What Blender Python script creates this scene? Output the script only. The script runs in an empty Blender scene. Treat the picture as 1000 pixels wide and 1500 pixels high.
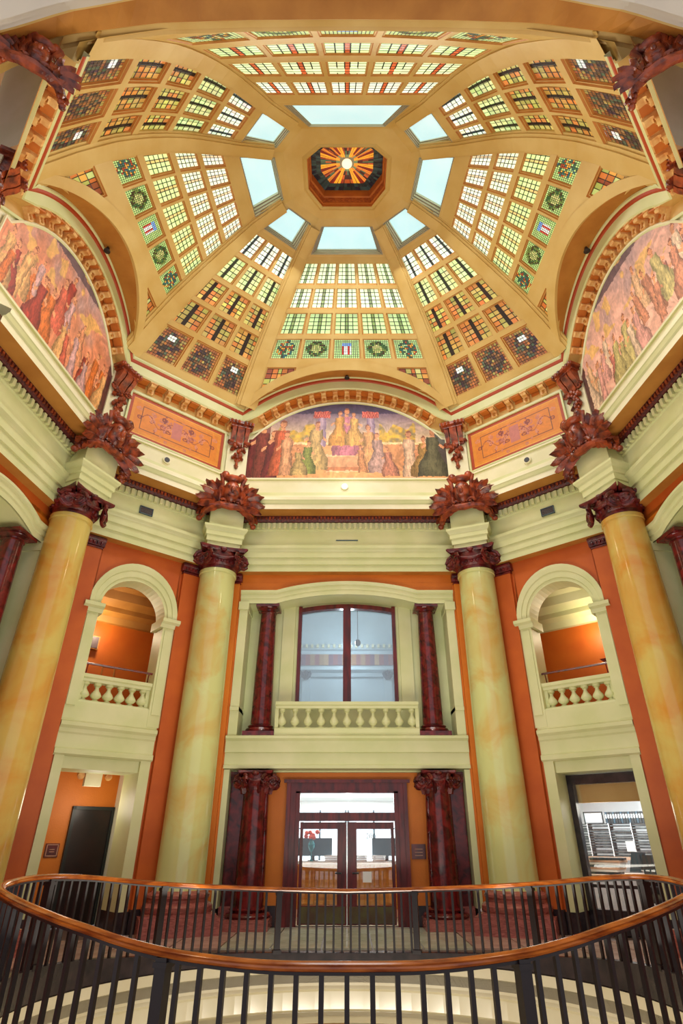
import bpy, bmesh, math, random
from mathutils import Vector, Matrix
random.seed(7)
R_ = math.radians
EYE = 1.85
D_ = bpy.data
SC = bpy.context.scene
COL = SC.collection

# ------------------------------------------------------------------ camera, world, lights, exposure
cam = D_.cameras.new('camera'); camo = D_.objects.new('camera', cam); COL.objects.link(camo)
cam.sensor_width = 36; cam.lens = 829/1500*36; cam.shift_x = -8/1500; cam.clip_start = .05
camo.location = (0, 0, EYE); camo.rotation_euler = (R_(120), 0, 0)
SC.camera = camo
SC.view_settings.view_transform = 'Standard'; SC.view_settings.look = 'None'
SC.view_settings.gamma = 1; SC.view_settings.use_curve_mapping = False
SC.view_settings.exposure = 0.0
w = D_.worlds.new('world'); SC.world = w; w.use_nodes = True
w.node_tree.nodes['Background'].inputs[0].default_value = (.93, .95, 1, 1)
w.node_tree.nodes['Background'].inputs[1].default_value = .92
def area(name, loc, rot, size, power, col=(1, .93, .8), sy=None, spread=None):
    l = D_.lights.new(name, 'AREA'); l.energy = power; l.color = col; l.size = size
    if sy: l.shape = 'RECTANGLE'; l.size_y = sy
    o = D_.objects.new(name, l); COL.objects.link(o); o.location = loc; o.rotation_euler = rot
    return o
def point(name, loc, power, col=(1, .9, .75), r=.15):
    l = D_.lights.new(name, 'POINT'); l.energy = power; l.color = col; l.shadow_soft_size = r
    o = D_.objects.new(name, l); COL.objects.link(o); o.location = loc
    return o
area('skylight_daylight', (0, 10.4, 19.4), (0, 0, 0), 5.0, 560, (.97, 1, .98))
area('well_fill', (0, 9.2, 1.0), (R_(180), 0, 0), 5.5, 560, (1, .94, .8))  # unseen warm lamp added over the well as upward fill
for sx in (-1, 1):
    point('cove_fill', (sx*5.2, 7.5, 12.6), 95, (1, .82, .55), .3)  # unseen warm fill points added near the cornice
    point('cove_fill', (sx*3.0, 14.0, 12.4), 60, (1, .82, .55), .3)
    point('gallery_lamp', (sx*7.4, 16.6, 7.4), 50, (1, .85, .6), .1)
    point('corridor_lamp', (sx*6.4, 16.0, 2.6), 24, (1, .9, .75), .35)
point('office_lamp', (0, 20.0, 3.0), 280, (1, .98, .95), .2)
point('upper_room_lamp', (0, 19.0, 7.6), 90, (.92, .97, 1), .2)

# ------------------------------------------------------------------ helpers
def lerp(a, b, t): return a+(b-a)*t
def lin(c):
    return tuple(((v/255)/12.92 if v/255 <= .04045 else ((v/255+.055)/1.055)**2.4) for v in c)
MC = {}
def mat(name, c, c2=None, scale=3.0, rough=.5, metal=0, bump=0, detail=4, dist=0, emit=0, lo=.35, hi=.65, bscale=None, stretch=None):
    if name in MC: return MC[name]
    m = D_.materials.new(name); m.use_nodes = True; nt = m.node_tree; b = nt.nodes['Principled BSDF']
    b.inputs['Roughness'].default_value = rough; b.inputs['Metallic'].default_value = metal
    b.inputs['Base Color'].default_value = (*lin(c), 1)
    tc = nt.nodes.new('ShaderNodeTexCoord'); mp = nt.nodes.new('ShaderNodeMapping')
    nt.links.new(tc.outputs['Object'], mp.inputs[0])
    if stretch: mp.inputs['Scale'].default_value = stretch
    if c2:
        n = nt.nodes.new('ShaderNodeTexNoise'); n.inputs['Scale'].default_value = scale; n.inputs['Detail'].default_value = detail
        n.inputs['Distortion'].default_value = dist
        r = nt.nodes.new('ShaderNodeValToRGB'); r.color_ramp.elements[0].position = lo; r.color_ramp.elements[1].position = hi
        r.color_ramp.elements[0].color = (*lin(c), 1); r.color_ramp.elements[1].color = (*lin(c2), 1)
        nt.links.new(mp.outputs[0], n.inputs['Vector']); nt.links.new(n.outputs['Fac'], r.inputs[0]); nt.links.new(r.outputs[0], b.inputs['Base Color'])
        if emit: nt.links.new(r.outputs[0], b.inputs['Emission Color'])
    if emit:
        b.inputs['Emission Strength'].default_value = emit
        if not c2: b.inputs['Emission Color'].default_value = (*lin(c), 1)
    if bump:
        n = nt.nodes.new('ShaderNodeTexNoise'); n.inputs['Scale'].default_value = bscale or scale*4; n.inputs['Detail'].default_value = 6
        bp = nt.nodes.new('ShaderNodeBump'); bp.inputs['Strength'].default_value = bump; bp.inputs['Distance'].default_value = .03
        nt.links.new(mp.outputs[0], n.inputs['Vector']); nt.links.new(n.outputs['Fac'], bp.inputs['Height']); nt.links.new(bp.outputs[0], b.inputs['Normal'])
    MC[name] = m; return m
def cmat(name, rough=.5, emit=0, mixn=0):
    """material that takes its colour from the face colours of the mesh (painted picture or coloured glass)"""
    if name in MC: return MC[name]
    m = D_.materials.new(name); m.use_nodes = True; nt = m.node_tree; b = nt.nodes['Principled BSDF']
    a = nt.nodes.new('ShaderNodeAttribute'); a.attribute_name = 'paint'
    src = a.outputs['Color']
    if mixn:
        n = nt.nodes.new('ShaderNodeTexNoise'); n.inputs['Scale'].default_value = 5; n.inputs['Detail'].default_value = 8; n.inputs['Distortion'].default_value = 1.2
        tc = nt.nodes.new('ShaderNodeTexCoord'); nt.links.new(tc.outputs['Object'], n.inputs['Vector'])
        r = nt.nodes.new('ShaderNodeValToRGB'); r.color_ramp.elements[0].position = .3; r.color_ramp.elements[1].position = .7
        r.color_ramp.elements[0].color = (1-mixn, 1-mixn*1.1, 1-mixn*1.2, 1); r.color_ramp.elements[1].color = (1+mixn*.5,)*3+(1,)
        mx = nt.nodes.new('ShaderNodeMix'); mx.data_type = 'RGBA'; mx.blend_type = 'MULTIPLY'; mx.inputs[0].default_value = 1
        nt.links.new(n.outputs['Fac'], r.inputs[0]); nt.links.new(a.outputs['Color'], mx.inputs[6]); nt.links.new(r.outputs[0], mx.inputs[7]); src = mx.outputs[2]
    nt.links.new(src, b.inputs['Base Color']); b.inputs['Roughness'].default_value = rough
    if emit: nt.links.new(src, b.inputs['Emission Color']); b.inputs['Emission Strength'].default_value = emit
    MC[name] = m; return m
def glass(name, tint=(1, 1, 1), alpha=.08, rough=.02):
    if name in MC: return MC[name]
    m = D_.materials.new(name); m.use_nodes = True; nt = m.node_tree; nt.nodes.clear()
    o = nt.nodes.new('ShaderNodeOutputMaterial'); t = nt.nodes.new('ShaderNodeBsdfTransparent'); t.inputs[0].default_value = (*tint, 1)
    g = nt.nodes.new('ShaderNodeBsdfGlossy'); g.inputs['Roughness'].default_value = rough
    mx = nt.nodes.new('ShaderNodeMixShader'); mx.inputs[0].default_value = alpha
    nt.links.new(t.outputs[0], mx.inputs[1]); nt.links.new(g.outputs[0], mx.inputs[2]); nt.links.new(mx.outputs[0], o.inputs[0])
    MC[name] = m; return m

M_CREAM = mat('cream_plaster', (216, 216, 166), (204, 208, 150), 1.2, .45)
M_WHITE = mat('pale_plaster', (236, 230, 200), (226, 222, 184), 1.5, .5)
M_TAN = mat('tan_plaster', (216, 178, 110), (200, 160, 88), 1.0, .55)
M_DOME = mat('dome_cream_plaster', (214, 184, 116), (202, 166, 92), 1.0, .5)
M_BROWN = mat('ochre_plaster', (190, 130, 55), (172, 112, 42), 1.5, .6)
M_ORANGE = mat('orange_wall_paint', (218, 122, 26), (206, 110, 20), 1.2, .55, bump=.15, bscale=30)
M_ORANGE2 = mat('deep_orange_paint', (196, 94, 26), (180, 80, 20), 1.2, .55)
M_REDM = mat('dark_red_marble', (118, 30, 30), (58, 18, 20), 5, .18, detail=10, dist=.7)
M_REDL = mat('red_line_paint', (170, 62, 26), None, rough=.5)
M_PINKM = mat('pink_veined_marble', (178, 104, 92), (140, 76, 68), 5, .25, detail=10, dist=1.5, stretch=(1, 1, 4))
M_CARVE = mat('carved_dark_wood', (166, 74, 38), (76, 28, 24), 5, .3, bump=.3, bscale=22)
M_CARVE2 = mat('carved_capital', (118, 32, 28), (62, 18, 22), 6, .32, bump=.4, bscale=26)
M_GOLD = mat('gilt_carving', (220, 170, 100), (180, 110, 60), 6, .4)
M_COLUMN = mat('green_gold_marble', (206, 208, 138), (206, 152, 62), .8, .10, detail=6, dist=.8, lo=.45, hi=.75)
M_COLUMN2 = mat('marble_with_orange_spill', (206, 184, 100), (204, 132, 44), .8, .13, detail=6, dist=.8, lo=.38, hi=.72)  # outer columns: orange wall reflection and shade put into the marble colour
M_IRON = mat('black_iron', (34, 26, 28), None, rough=.35)
M_WOOD = mat('polished_handrail_wood', (190, 104, 36), (128, 56, 18), 3, .14, stretch=(1, 1, 6))
M_DWOOD = mat('mahogany', (112, 24, 20), (70, 14, 14), 2.5, .25, stretch=(3, 3, .6))
M_BLACK = mat('black_marble_base', (38, 34, 38), (58, 48, 50), 4, .25)
M_FLOOR = mat('terrazzo', (196, 168, 150), (176, 142, 124), 2.5, .16, detail=8)
M_FLOOR2 = mat('pale_terrazzo_and_sheen', (196, 200, 176), (180, 182, 156), 2.5, .14, detail=8)  # on the far centre slabs this pale green stands for a reflection
M_JOINT = mat('floor_joint', (92, 70, 60), None, rough=.5)
M_LEAD = mat('lead_came', (40, 34, 26), None, rough=.5)
M_GLASS = glass('clear_glass', (.97, .99, 1), .07)
M_MIRR = glass('reflecting_glass', (.86, .93, .97), .22)
M_OAK = mat('oak_counter', (214, 150, 56), (190, 122, 38), 3, .35, stretch=(1, 1, 4))
M_OFFW = mat('office_white', (232, 236, 238), None, rough=.6)
M_LIT = mat('lit_ceiling_panel', (255, 255, 250), None, emit=2.5)
M_MON = mat('monitor_plastic', (60, 84, 96), None, rough=.4)
M_PAINT = cmat('painted_mural', .5, 0, .12)
M_SGLASS = cmat('stained_glass', .25, 1.0)
M_SKY = mat('frosted_sky_glass', (176, 214, 224), (192, 222, 230), .6, .3, emit=.86)
M_PAPER = mat('paper', (236, 238, 236), None, rough=.7)
M_BOOK = mat('dark_binding', (50, 62, 66), None, rough=.5)
M_PINKW = mat('pale_wood', (214, 176, 150), None, rough=.5)

def V(x, z, h): return Vector((x, z, h + EYE))
class MB:
    def __init__(s): s.v = []; s.f = []; s.m = []; s.c = []
    def vert(s, p): s.v.append(tuple(p)); return len(s.v)-1
    def face(s, ps, m=0, c=None):
        i = [s.vert(p) for p in ps]; s.f.append(i); s.m.append(m); s.c.append(c)
    def idx(s, ii, m=0, c=None): s.f.append(list(ii)); s.m.append(m); s.c.append(c)
    def box(s, F, u0, u1, h0, h1, d0, d1, m=0):
        c = [s.vert(F(u, h, d)) for u in (u0, u1) for h in (h0, h1) for d in (d0, d1)]
        for q in ((0, 1, 3, 2), (4, 6, 7, 5), (0, 4, 5, 1), (2, 3, 7, 6), (0, 2, 6, 4), (1, 5, 7, 3)): s.idx([c[k] for k in q], m)
    def prof(s, F, pts, u0, u1, m=0, closed=False, caps=True, ms=None):
        """extrude a (d,h) profile along u"""
        a = [s.vert(F(u0, h, d)) for d, h in pts]; b = [s.vert(F(u1, h, d)) for d, h in pts]
        n = len(pts)
        for i in range(n if closed else n-1):
            j = (i+1) % n; s.idx((a[i], a[j], b[j], b[i]), ms[i] if ms else m)
        if caps: s.idx(a[::-1], m); s.idx(b, m)
    def loft(s, rows, m=0, closed=False, ms=None):
        ids = [[s.vert(p) for p in r] for r in rows]
        for k in range(len(ids)-1):
            n = len(ids[k])
            for i in range(n if closed else n-1):
                j = (i+1) % n; s.idx((ids[k][i], ids[k][j], ids[k+1][j], ids[k+1][i]), ms[k] if ms else m)
        return ids
    def lathe(s, c, pts, n=32, m=0, cap=True):
        rows = [[(c[0]+r*math.cos(2*math.pi*i/n), c[1]+r*math.sin(2*math.pi*i/n), c[2]+h) for i in range(n)] for r, h in pts]
        ids = s.loft(rows, m, True)
        if cap: s.idx(ids[0][::-1], m); s.idx(ids[-1], m)
    def tube(s, pts, r, n=8, m=0, cap=True):
        pts = [Vector(p) for p in pts]; rows = []
        up = Vector((0, 0, 1))
        for i, p in enumerate(pts):
            t = (pts[min(i+1, len(pts)-1)]-pts[max(i-1, 0)]).normalized()
            a = t.cross(up)
            if a.length < .05: a = t.cross(Vector((1, 0, 0)))
            a.normalize(); b = a.cross(t)
            rr = r[i] if isinstance(r, (list, tuple)) else r
            rows.append([p+a*rr*math.cos(2*math.pi*k/n)+b*rr*math.sin(2*math.pi*k/n) for k in range(n)])
        ids = s.loft(rows, m, True)
        if cap: s.idx(ids[0][::-1], m); s.idx(ids[-1], m)
    def blob(s, F, u, h, d, ru, rh, rd, m=0, n=10, k=6):
        rows = []
        for j in range(k+1):
            a = math.pi*j/k; rr = max(math.sin(a), .02)
            rows.append([F(u+ru*rr*math.cos(2*math.pi*i/n), h-rh*math.cos(a), d+rd*rr*math.sin(2*math.pi*i/n)) for i in range(n)])
        ids = s.loft(rows, m, True); s.idx(ids[0][::-1], m); s.idx(ids[-1], m)
    def leaf(s, F, u, h, d, ang, L, W, curl=.3, m=0, n=6, th=.05, bend=0):
        """acanthus leaf: ridged blade in the face plane, its tip curling outwards"""
        rows = []; ca, sa = math.cos(ang), math.sin(ang); x = y = 0.0; a = ang
        for i in range(n+1):
            t = i/n; wd = W*(.35+1.5*t)*(1-t)**.6*1.05 + .01*(1-t); wd *= 1+.22*(i % 2)
            ca, sa = math.cos(a), math.sin(a)
            dd = d+curl*t**1.6*(1.15-.55*t**3)
            pu, ph = u+x, h+y
            rows.append([F(pu-sa*wd, ph+ca*wd, dd-th*.4), F(pu-sa*wd*.45, ph+ca*wd*.45, dd+th*.5), F(pu, ph, dd+th*1.6), F(pu+sa*wd*.45, ph-ca*wd*.45, dd+th*.5), F(pu+sa*wd, ph-ca*wd, dd-th*.4), F(pu, ph, dd-th)])
            a += bend/n; x += math.cos(a)*L/n; y += math.sin(a)*L/n
        ids = s.loft(rows, m, True); s.idx(ids[0][::-1], m); s.idx(ids[-1], m)
    def spiral(s, F, u, h, d, R, turns=1.6, r=.04, sgn=1, a0=0, m=0, dd=0):
        pts = []; rs = []; N = 18
        for i in range(N+1):
            t = i/N; a = a0+sgn*2*math.pi*turns*t; q = R*(1-.85*t)
            pts.append(F(u+q*math.cos(a), h+q*math.sin(a), d+dd*t)); rs.append(r*(1-.35*t))
        s.tube(pts, rs, 6, m)
    def build(s, name, mats, parent=None, smooth=False, origin=None, recalc=True):
        me = D_.meshes.new(name)
        o3 = Vector(origin) if origin is not None else Vector((0, 0, 0))
        if parent is not None and origin is None: o3 = Vector(parent.get('o3', (0, 0, 0)))
        me.from_pydata([tuple(Vector(p)-o3) for p in s.v], [], s.f)
        for mm in (mats if isinstance(mats, (list, tuple)) else [mats]): me.materials.append(mm)
        for p, mi in zip(me.polygons, s.m): p.material_index = mi
        if any(c is not None for c in s.c):
            at = me.color_attributes.new('paint', 'FLOAT_COLOR', 'CORNER'); k = 0
            for p, c in zip(me.polygons, s.c):
                for li in p.loop_indices: at.data[li].color = (*(c or (1, 1, 1)), 1)
        me.validate()
        if recalc:
            bm = bmesh.new(); bm.from_mesh(me); bmesh.ops.remove_doubles(bm, verts=bm.verts, dist=1e-5); bmesh.ops.recalc_face_normals(bm, faces=bm.faces); bm.to_mesh(me); bm.free()
        if smooth:
            for p in me.polygons: p.use_smooth = True
            try: me.set_sharp_from_angle(angle=R_(40))
            except Exception: pass
        o = D_.objects.new(name, me); COL.objects.link(o)
        if parent is not None:
            o.parent = parent
            po = Vector(parent.get('o3', (0, 0, 0)))
            o.location = o3-po; o['o3'] = tuple(o3)
        else: o.location = o3; o['o3'] = tuple(o3)
        return o
def thing(name, label, cat, loc=(0, 0, 0), group=None, kind=None):
    o = D_.objects.new(name, None); COL.objects.link(o); o.location = loc; o['o3'] = tuple(loc); o.empty_display_size = .1
    if label: o['label'] = label
    if cat: o['category'] = cat
    if group: o['group'] = group
    if kind: o['kind'] = kind
    return o
def tag(o, label=None, cat=None, group=None, kind=None):
    for k, v in (('label', label), ('category', cat), ('group', group), ('kind', kind)):
        if v: o[k] = v
    return o
def struct(o): o['kind'] = 'structure'; return o
def copy_tree(o, loc, label=None, rotz=None, scale=None, parent=None):
    c = o.copy(); COL.objects.link(c)
    if parent is None:
        c.location = loc
        if rotz is not None: c.rotation_euler.z = rotz
        if scale is not None: c.scale = scale
        if label: c['label'] = label
    else: c.parent = parent
    for ch in [k for k in D_.objects if k.parent == o]: copy_tree(ch, None, parent=c)
    return c

# ------------------------------------------------------------------ plan of the octagonal hall
P = {1: (3.95, 16.5), 2: (7.35, 13.6), 3: (8.0, 7.7), 4: (5.5, 4.9)}
DC = Vector((0, 10.46)); DV = {1: (3.76, 16.04), 2: (7.11, 13.35), 3: (7.73, 7.65), 4: (5.23, 4.99)}
def pk(k): return Vector(P[k]) if k > 0 else Vector((-P[-k][0], P[-k][1]))
def dk(k): return Vector(DV[k]) if k > 0 else Vector((-DV[-k][0], DV[-k][1]))
class Face:
    """local frame of one wall: u along it (left to right from inside), h height, d into the hall"""
    def __init__(s, a, b):
        s.a = Vector(a); s.b = Vector(b); s.t = (s.b-s.a); s.L = s.t.length; s.t.normalize()
        s.n = Vector((s.t.y, -s.t.x))
        if s.n.dot(Vector((0, 10.5))-s.a) < 0: s.n = -s.n
    def __call__(s, u, h, d=0):
        q = s.a+s.t*u+s.n*d; return V(q.x, q.y, h)
FAR = Face(pk(-1), pk(1)); DL = Face(pk(-2), pk(-1)); DR = Face(pk(1), pk(2)); SL = Face(pk(-3), pk(-2)); SR = Face(pk(2), pk(3))
NL = Face(pk(-4), pk(-3)); NR = Face(pk(3), pk(4))
ORDER = [-4, -3, -2, -1, 1, 2, 3, 4]
def ring(off):
    """wall polygon offset inwards by off, with mitred corners"""
    pts = [pk(k) for k in ORDER]; out = []
    for i, p in enumerate(pts):
        dirs = []
        if i > 0: dirs.append((p-pts[i-1]).normalized())
        if i < 7: dirs.append((pts[i+1]-p).normalized())
        ns = []
        for t in dirs:
            n = Vector((t.y, -t.x))
            if n.dot(Vector((0, 10.5))-p) < 0: n = -n
            ns.append(n)
        if len(ns) == 1: out.append(p+ns[0]*off)
        else:
            b = (ns[0]+ns[1]).normalized(); out.append(p+b*off/b.dot(ns[0]))
    return out
def sweep(mb, prof, ms=None, m=0, lo=0, hi=8):
    for a in range(len(prof)-1):
        (d0, h0), (d1, h1) = prof[a], prof[a+1]; r0, r1 = ring(d0), ring(d1)
        for i in range(lo, hi-1):
            mb.face([V(r0[i].x, r0[i].y, h0), V(r0[i+1].x, r0[i+1].y, h0), V(r1[i+1].x, r1[i+1].y, h1), V(r1[i].x, r1[i].y, h1)], ms[a] if ms else m)
ENT0 = 7.22
# entablature of the order, right round the hall
mb = MB()
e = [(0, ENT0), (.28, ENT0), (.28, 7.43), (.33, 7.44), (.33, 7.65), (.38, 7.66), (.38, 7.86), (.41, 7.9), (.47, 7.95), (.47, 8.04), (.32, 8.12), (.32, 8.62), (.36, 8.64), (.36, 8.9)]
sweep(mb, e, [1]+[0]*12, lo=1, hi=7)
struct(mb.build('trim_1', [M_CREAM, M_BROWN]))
mb = MB(); sweep(mb, [(.36, 8.9), (.44, 8.9), (.50, 8.98), (.50, 9.07), (.52, 9.08)], m=0, lo=1, hi=7)
struct(mb.build('trim_2', [mat('egg_band', (104, 34, 30), (60, 20, 22), 14, .4, bump=.6, bscale=30)]))
mb = MB()
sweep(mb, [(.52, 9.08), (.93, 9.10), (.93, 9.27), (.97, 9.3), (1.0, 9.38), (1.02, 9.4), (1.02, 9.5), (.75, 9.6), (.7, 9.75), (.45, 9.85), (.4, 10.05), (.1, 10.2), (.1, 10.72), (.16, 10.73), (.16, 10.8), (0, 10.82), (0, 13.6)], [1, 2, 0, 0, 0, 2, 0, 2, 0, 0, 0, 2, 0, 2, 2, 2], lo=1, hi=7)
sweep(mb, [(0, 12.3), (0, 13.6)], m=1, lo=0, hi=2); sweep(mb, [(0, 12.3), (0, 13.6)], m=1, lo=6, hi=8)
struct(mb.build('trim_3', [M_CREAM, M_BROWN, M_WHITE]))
# dentils and egg beads: too small to pick apart, joined
mb = MB(); mc = MB()
rg = ring(.36); rg2 = ring(.5)
for i in range(1, 6):
    F = Face(rg[i], rg[i+1]); n = int(F.L/.17)
    for k in range(n):
        u = (k+.5)*F.L/n; mb.box(F, u-.045, u+.045, 8.68, 8.86, 0, .09)
    F = Face(rg2[i], rg2[i+1]); n = int(F.L/.11)
    for k in range(n):
        u = (k+.5)*F.L/n; mc.box(F, u-.03, u+.03, 8.95, 9.05, -.01, .035)
tag(mb.build('dentil_row', M_CREAM), 'row of small cream dentils under the dark egg band right round the hall', 'moulding', kind='stuff')
tag(mc.build('bead_row', M_CARVE), 'row of tiny dark red beads on the band below the cornice', 'moulding', kind='stuff')

# ------------------------------------------------------------------ arches of the ring cornice
RA = 5.09; HA = 10.12; HC_ = 3.76
def archH(w): return HA+math.sqrt(RA*RA-(w*HC_)**2)          # w in -1..1 across a main face
RH = 13.55
def archB(w): return 13.5+(archH(w)-13.55)*.80
def arch_pts(q, N=32, wmax=1.0):
    """points (w,H) of the arch curve moved q towards its centre"""
    out = []
    for i in range(N+1):
        w = -wmax+2*wmax*i/N; a = math.atan2(archH(w)-HA, w*HC_)
        out.append(((RA-q)*math.cos(a)/HC_, HA+(RA-q)*math.sin(a)))
    return out
RPROF = [(1.02, .0), (1.02, .07), (.93, .07), (.9, .03), (.56, .03), (.56, .36), (.52, .40), (.2, .40), (.17, .44), (.1, .46), (.06, .5), (0, .5), (0, .38)]
RMS = [0, 0, 0, 2, 2, 0, 0, 3, 3, 0, 0, 0]
def modillion(F, u, h, ang, parent, scale=1.0):
    """scrolled bracket under the cornice; ang turns it with the arch"""
    ca, sa = math.cos(ang), math.sin(ang)
    G = lambda a, b, d: F(u+a*ca-b*sa, h+a*sa+b*ca, d)
    b = MB(); b.box(G, -.12, .12, .12, .18, .0, .36); b.box(G, -.1, .1, -.16, .12, .0, .14)
    pr = [(0, -.17), (.13, -.17), (.15, -.08), (.12, -.02), (.2, .02), (.33, .0), (.36, .06), (.33, .12), (0, .12)]
    a_ = [b.vert(G(-.085, y, x)) for x, y in pr]; c_ = [b.vert(G(.085, y, x)) for x, y in pr]
    for i in range(len(pr)): j = (i+1) % len(pr); b.idx((a_[i], a_[j], c_[j], c_[i]))
    b.idx(a_[::-1]); b.idx(c_)
    b.box(G, -.03, .03, -.14, -.02, .1, .17, 1)
    return b.build('modillion', [M_TANL, M_BROWN], parent)
M_TANL = mat('gilt_tan_plaster', (228, 190, 126), (206, 140, 76), 5, .5)
def coffer(F, u, h, ang, parent):
    ca, sa = math.cos(ang), math.sin(ang)
    G = lambda a, b, d: F(u+a*ca-b*sa, h+a*sa+b*ca, d)
    b = MB(); b.box(G, -.14, .14, -.05, .0, .08, .33); b.box(G, -.13, .13, -.16, .0, .03, .05)
    return b.build('coffer', M_COFF, parent)
M_COFF = mat('orange_coffer', (200, 116, 40), (184, 100, 32), 3, .6)
def straight_ring(F, no, name):
    mb = MB(); a, b = ring(0), None
    for i in range(len(RPROF)-1):
        (q0, d0), (q1, d1) = RPROF[i], RPROF[i+1]
        def ends(d):
            r = ring(d); k = ORDER.index(no[0]); return r[k], r[k+1]
        p0, p1 = ends(d0), ends(d1)
        mb.face([V(p0[0].x, p0[0].y, RH-q0), V(p0[1].x, p0[1].y, RH-q0), V(p1[1].x, p1[1].y, RH-q1), V(p1[0].x, p1[0].y, RH-q1)], RMS[i])
    o = struct(mb.build(name, [M_CREAM, M_BROWN, M_TAN, M_REDL]))
    n = 7
    for k in range(n):
        u = .45+(F.L-.9)*k/(n-1); modillion(F, u, RH-.72, 0, o)
        if k < n-1: coffer(F, u+(F.L-.9)/(n-1)/2, RH-.56, 0, o)
    return o
def arch_ring(F, name, nm=15):
    mid = F.L/2; hw = F.L/2
    mb = MB(); sc = hw-.12
    cor = []
    for q, d in RPROF:
        rr = arch_pts(q, 40)
        ins = .5*d
        # first and last points run into the corner at the mitre
        row = [F(mid+w*(sc), H, d) for w, H in rr]
        k = {FAR: 3, SL: 1, SR: 5}[F]; r = ring(d); 
        row = [V(r[k].x, r[k].y, min(RH-q+0.0, 99))]+row[1:-1]+[V(r[k+1].x, r[k+1].y, RH-q)]
        cor.append(row)
    mb.loft(cor, ms=RMS)
    o = struct(mb.build(name, [M_CREAM, M_BROWN, M_TAN, M_REDL]))
    for k in range(nm):
        w = -.93+1.86*k/(nm-1); a = math.atan2(archH(w)-HA, w*HC_); q = .72
        x, H = (RA-q)*math.cos(a)/HC_, HA+(RA-q)*math.sin(a)
        modillion(F, mid+x*sc, H, a-math.pi/2, o)
        if k < nm-1:
            w2 = w+.93/(nm-1); a = math.atan2(archH(w2)-HA, w2*HC_); q = .58
            coffer(F, mid+(RA-q)*math.cos(a)/HC_*sc, HA+(RA-q)*math.sin(a), a-math.pi/2, o)
    return o
arch_ring(FAR, 'trim_4'); arch_ring(SL, 'trim_5', 15); arch_ring(SR, 'trim_6', 15)
straight_ring(DL, (-2,), 'trim_7'); straight_ring(DR, (1,), 'trim_8'); straight_ring(NL, (-4,), 'trim_9'); straight_ring(NR, (3,), 'trim_10')
# attic wall panels behind the lunettes
mb = MB()
for F in (FAR, SL, SR):
    rr = arch_pts(.5, 30)
    mb.face([F(0, 10.8, -.02), F(F.L, 10.8, -.02)]+[F(F.L/2+w*(F.L/2-.1), H, -.02) for w, H in rr[::-1]], 0)
struct(mb.build('wall_attic', [M_CREAM]))

# ------------------------------------------------------------------ dome
SS = [.26, .44, .5, .6, .7, .8, .9, 1.0, 1.15]; HH = [18.62, 17.95, 17.55, 16.92, 16.23, 15.5, 14.57, 13.5, 12.0]
def dh(s):
    for i in range(len(SS)-1):
        if s <= SS[i+1]:
            t = (s-SS[i])/(SS[i+1]-SS[i]); return HH[i]+t*(HH[i+1]-HH[i])
    return HH[-1]
def ds(h):
    for i in range(len(SS)-1):
        if HH[i] >= h >= HH[i+1]: return SS[i]+(HH[i]-h)/(HH[i]-HH[i+1])*(SS[i+1]-SS[i])
    return .3
DCEN = Vector((0, 10.46, 11.5+EYE))
def domept(a, b, u, s, d=0):
    """u across the gore, s down it, d outwards"""
    q = DC+(dk(a)*(1-u)+dk(b)*u-DC)*s; p = V(q.x, q.y, dh(s))
    # the dome swells a little towards the near side
    sw = {3: .58, 4: .8}; f = math.sin(math.pi*(s-.44)/.56) if .44 < s < 1 else 0
    p.z += f*lerp(sw.get(abs(a), 0), sw.get(abs(b), 0), u)
    if abs(a) == 4 and abs(b) == 4 and a != b: p.z += 1.2*min(1, max(0, (s-.6)/.4))*(1-(2*u-1)**2)
    return p+(p-DCEN).normalized()*d
GORES = [(-1, 1, 'main'), (-2, -1, 'diag'), (1, 2, 'diag'), (-3, -2, 'main'), (2, 3, 'main'), (-4, -3, 'diag'), (3, 4, 'diag'), (4, -4, 'near')]
ROWS = {'main': [(.465, .55), (.565, .645), (.662, .745), (.762, .834), (.862, .935)],
        'side': [(.485, .56), (.575, .645), (.662, .738), (.755, .82), (.862, .935)],
        'near': [(.486, .552), (.586, .655), (.687, .755), (.79, .87)],
        'diag': [(.465, .51), (.53, .592), (.612, .684), (.705, .782), (.803, .876), ]}
ROWS['diag'] = [(.458, .55), (.566, .66), (.675, .757), (.772, .856), (.872, .97)]
def cols(kind):
    if kind == 'diag': return [(.065, .335), (.372, .628), (.665, .935)]
    return [(.05+.183*i, .05+.183*i+.165) for i in range(5)]
def lerp(a, b, t): return a+(b-a)*t
def mixc(a, b, t): return tuple(lerp(x, y, t) for x, y in zip(a, b))
def vary(c, k=.15):
    f = 1+random.uniform(-k, k); return tuple(max(0, x*f*(1+random.uniform(-k, k)*.5)) for x in c)
CW = lin((228, 238, 214)); CG = lin((168, 200, 120)); CLG = lin((200, 222, 160)); CO = lin((176, 112, 58)); COL2 = lin((160, 150, 78)); CDK = lin((70, 52, 44)); CRD = lin((150, 50, 30)); CBR = lin((176, 92, 44))
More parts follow.
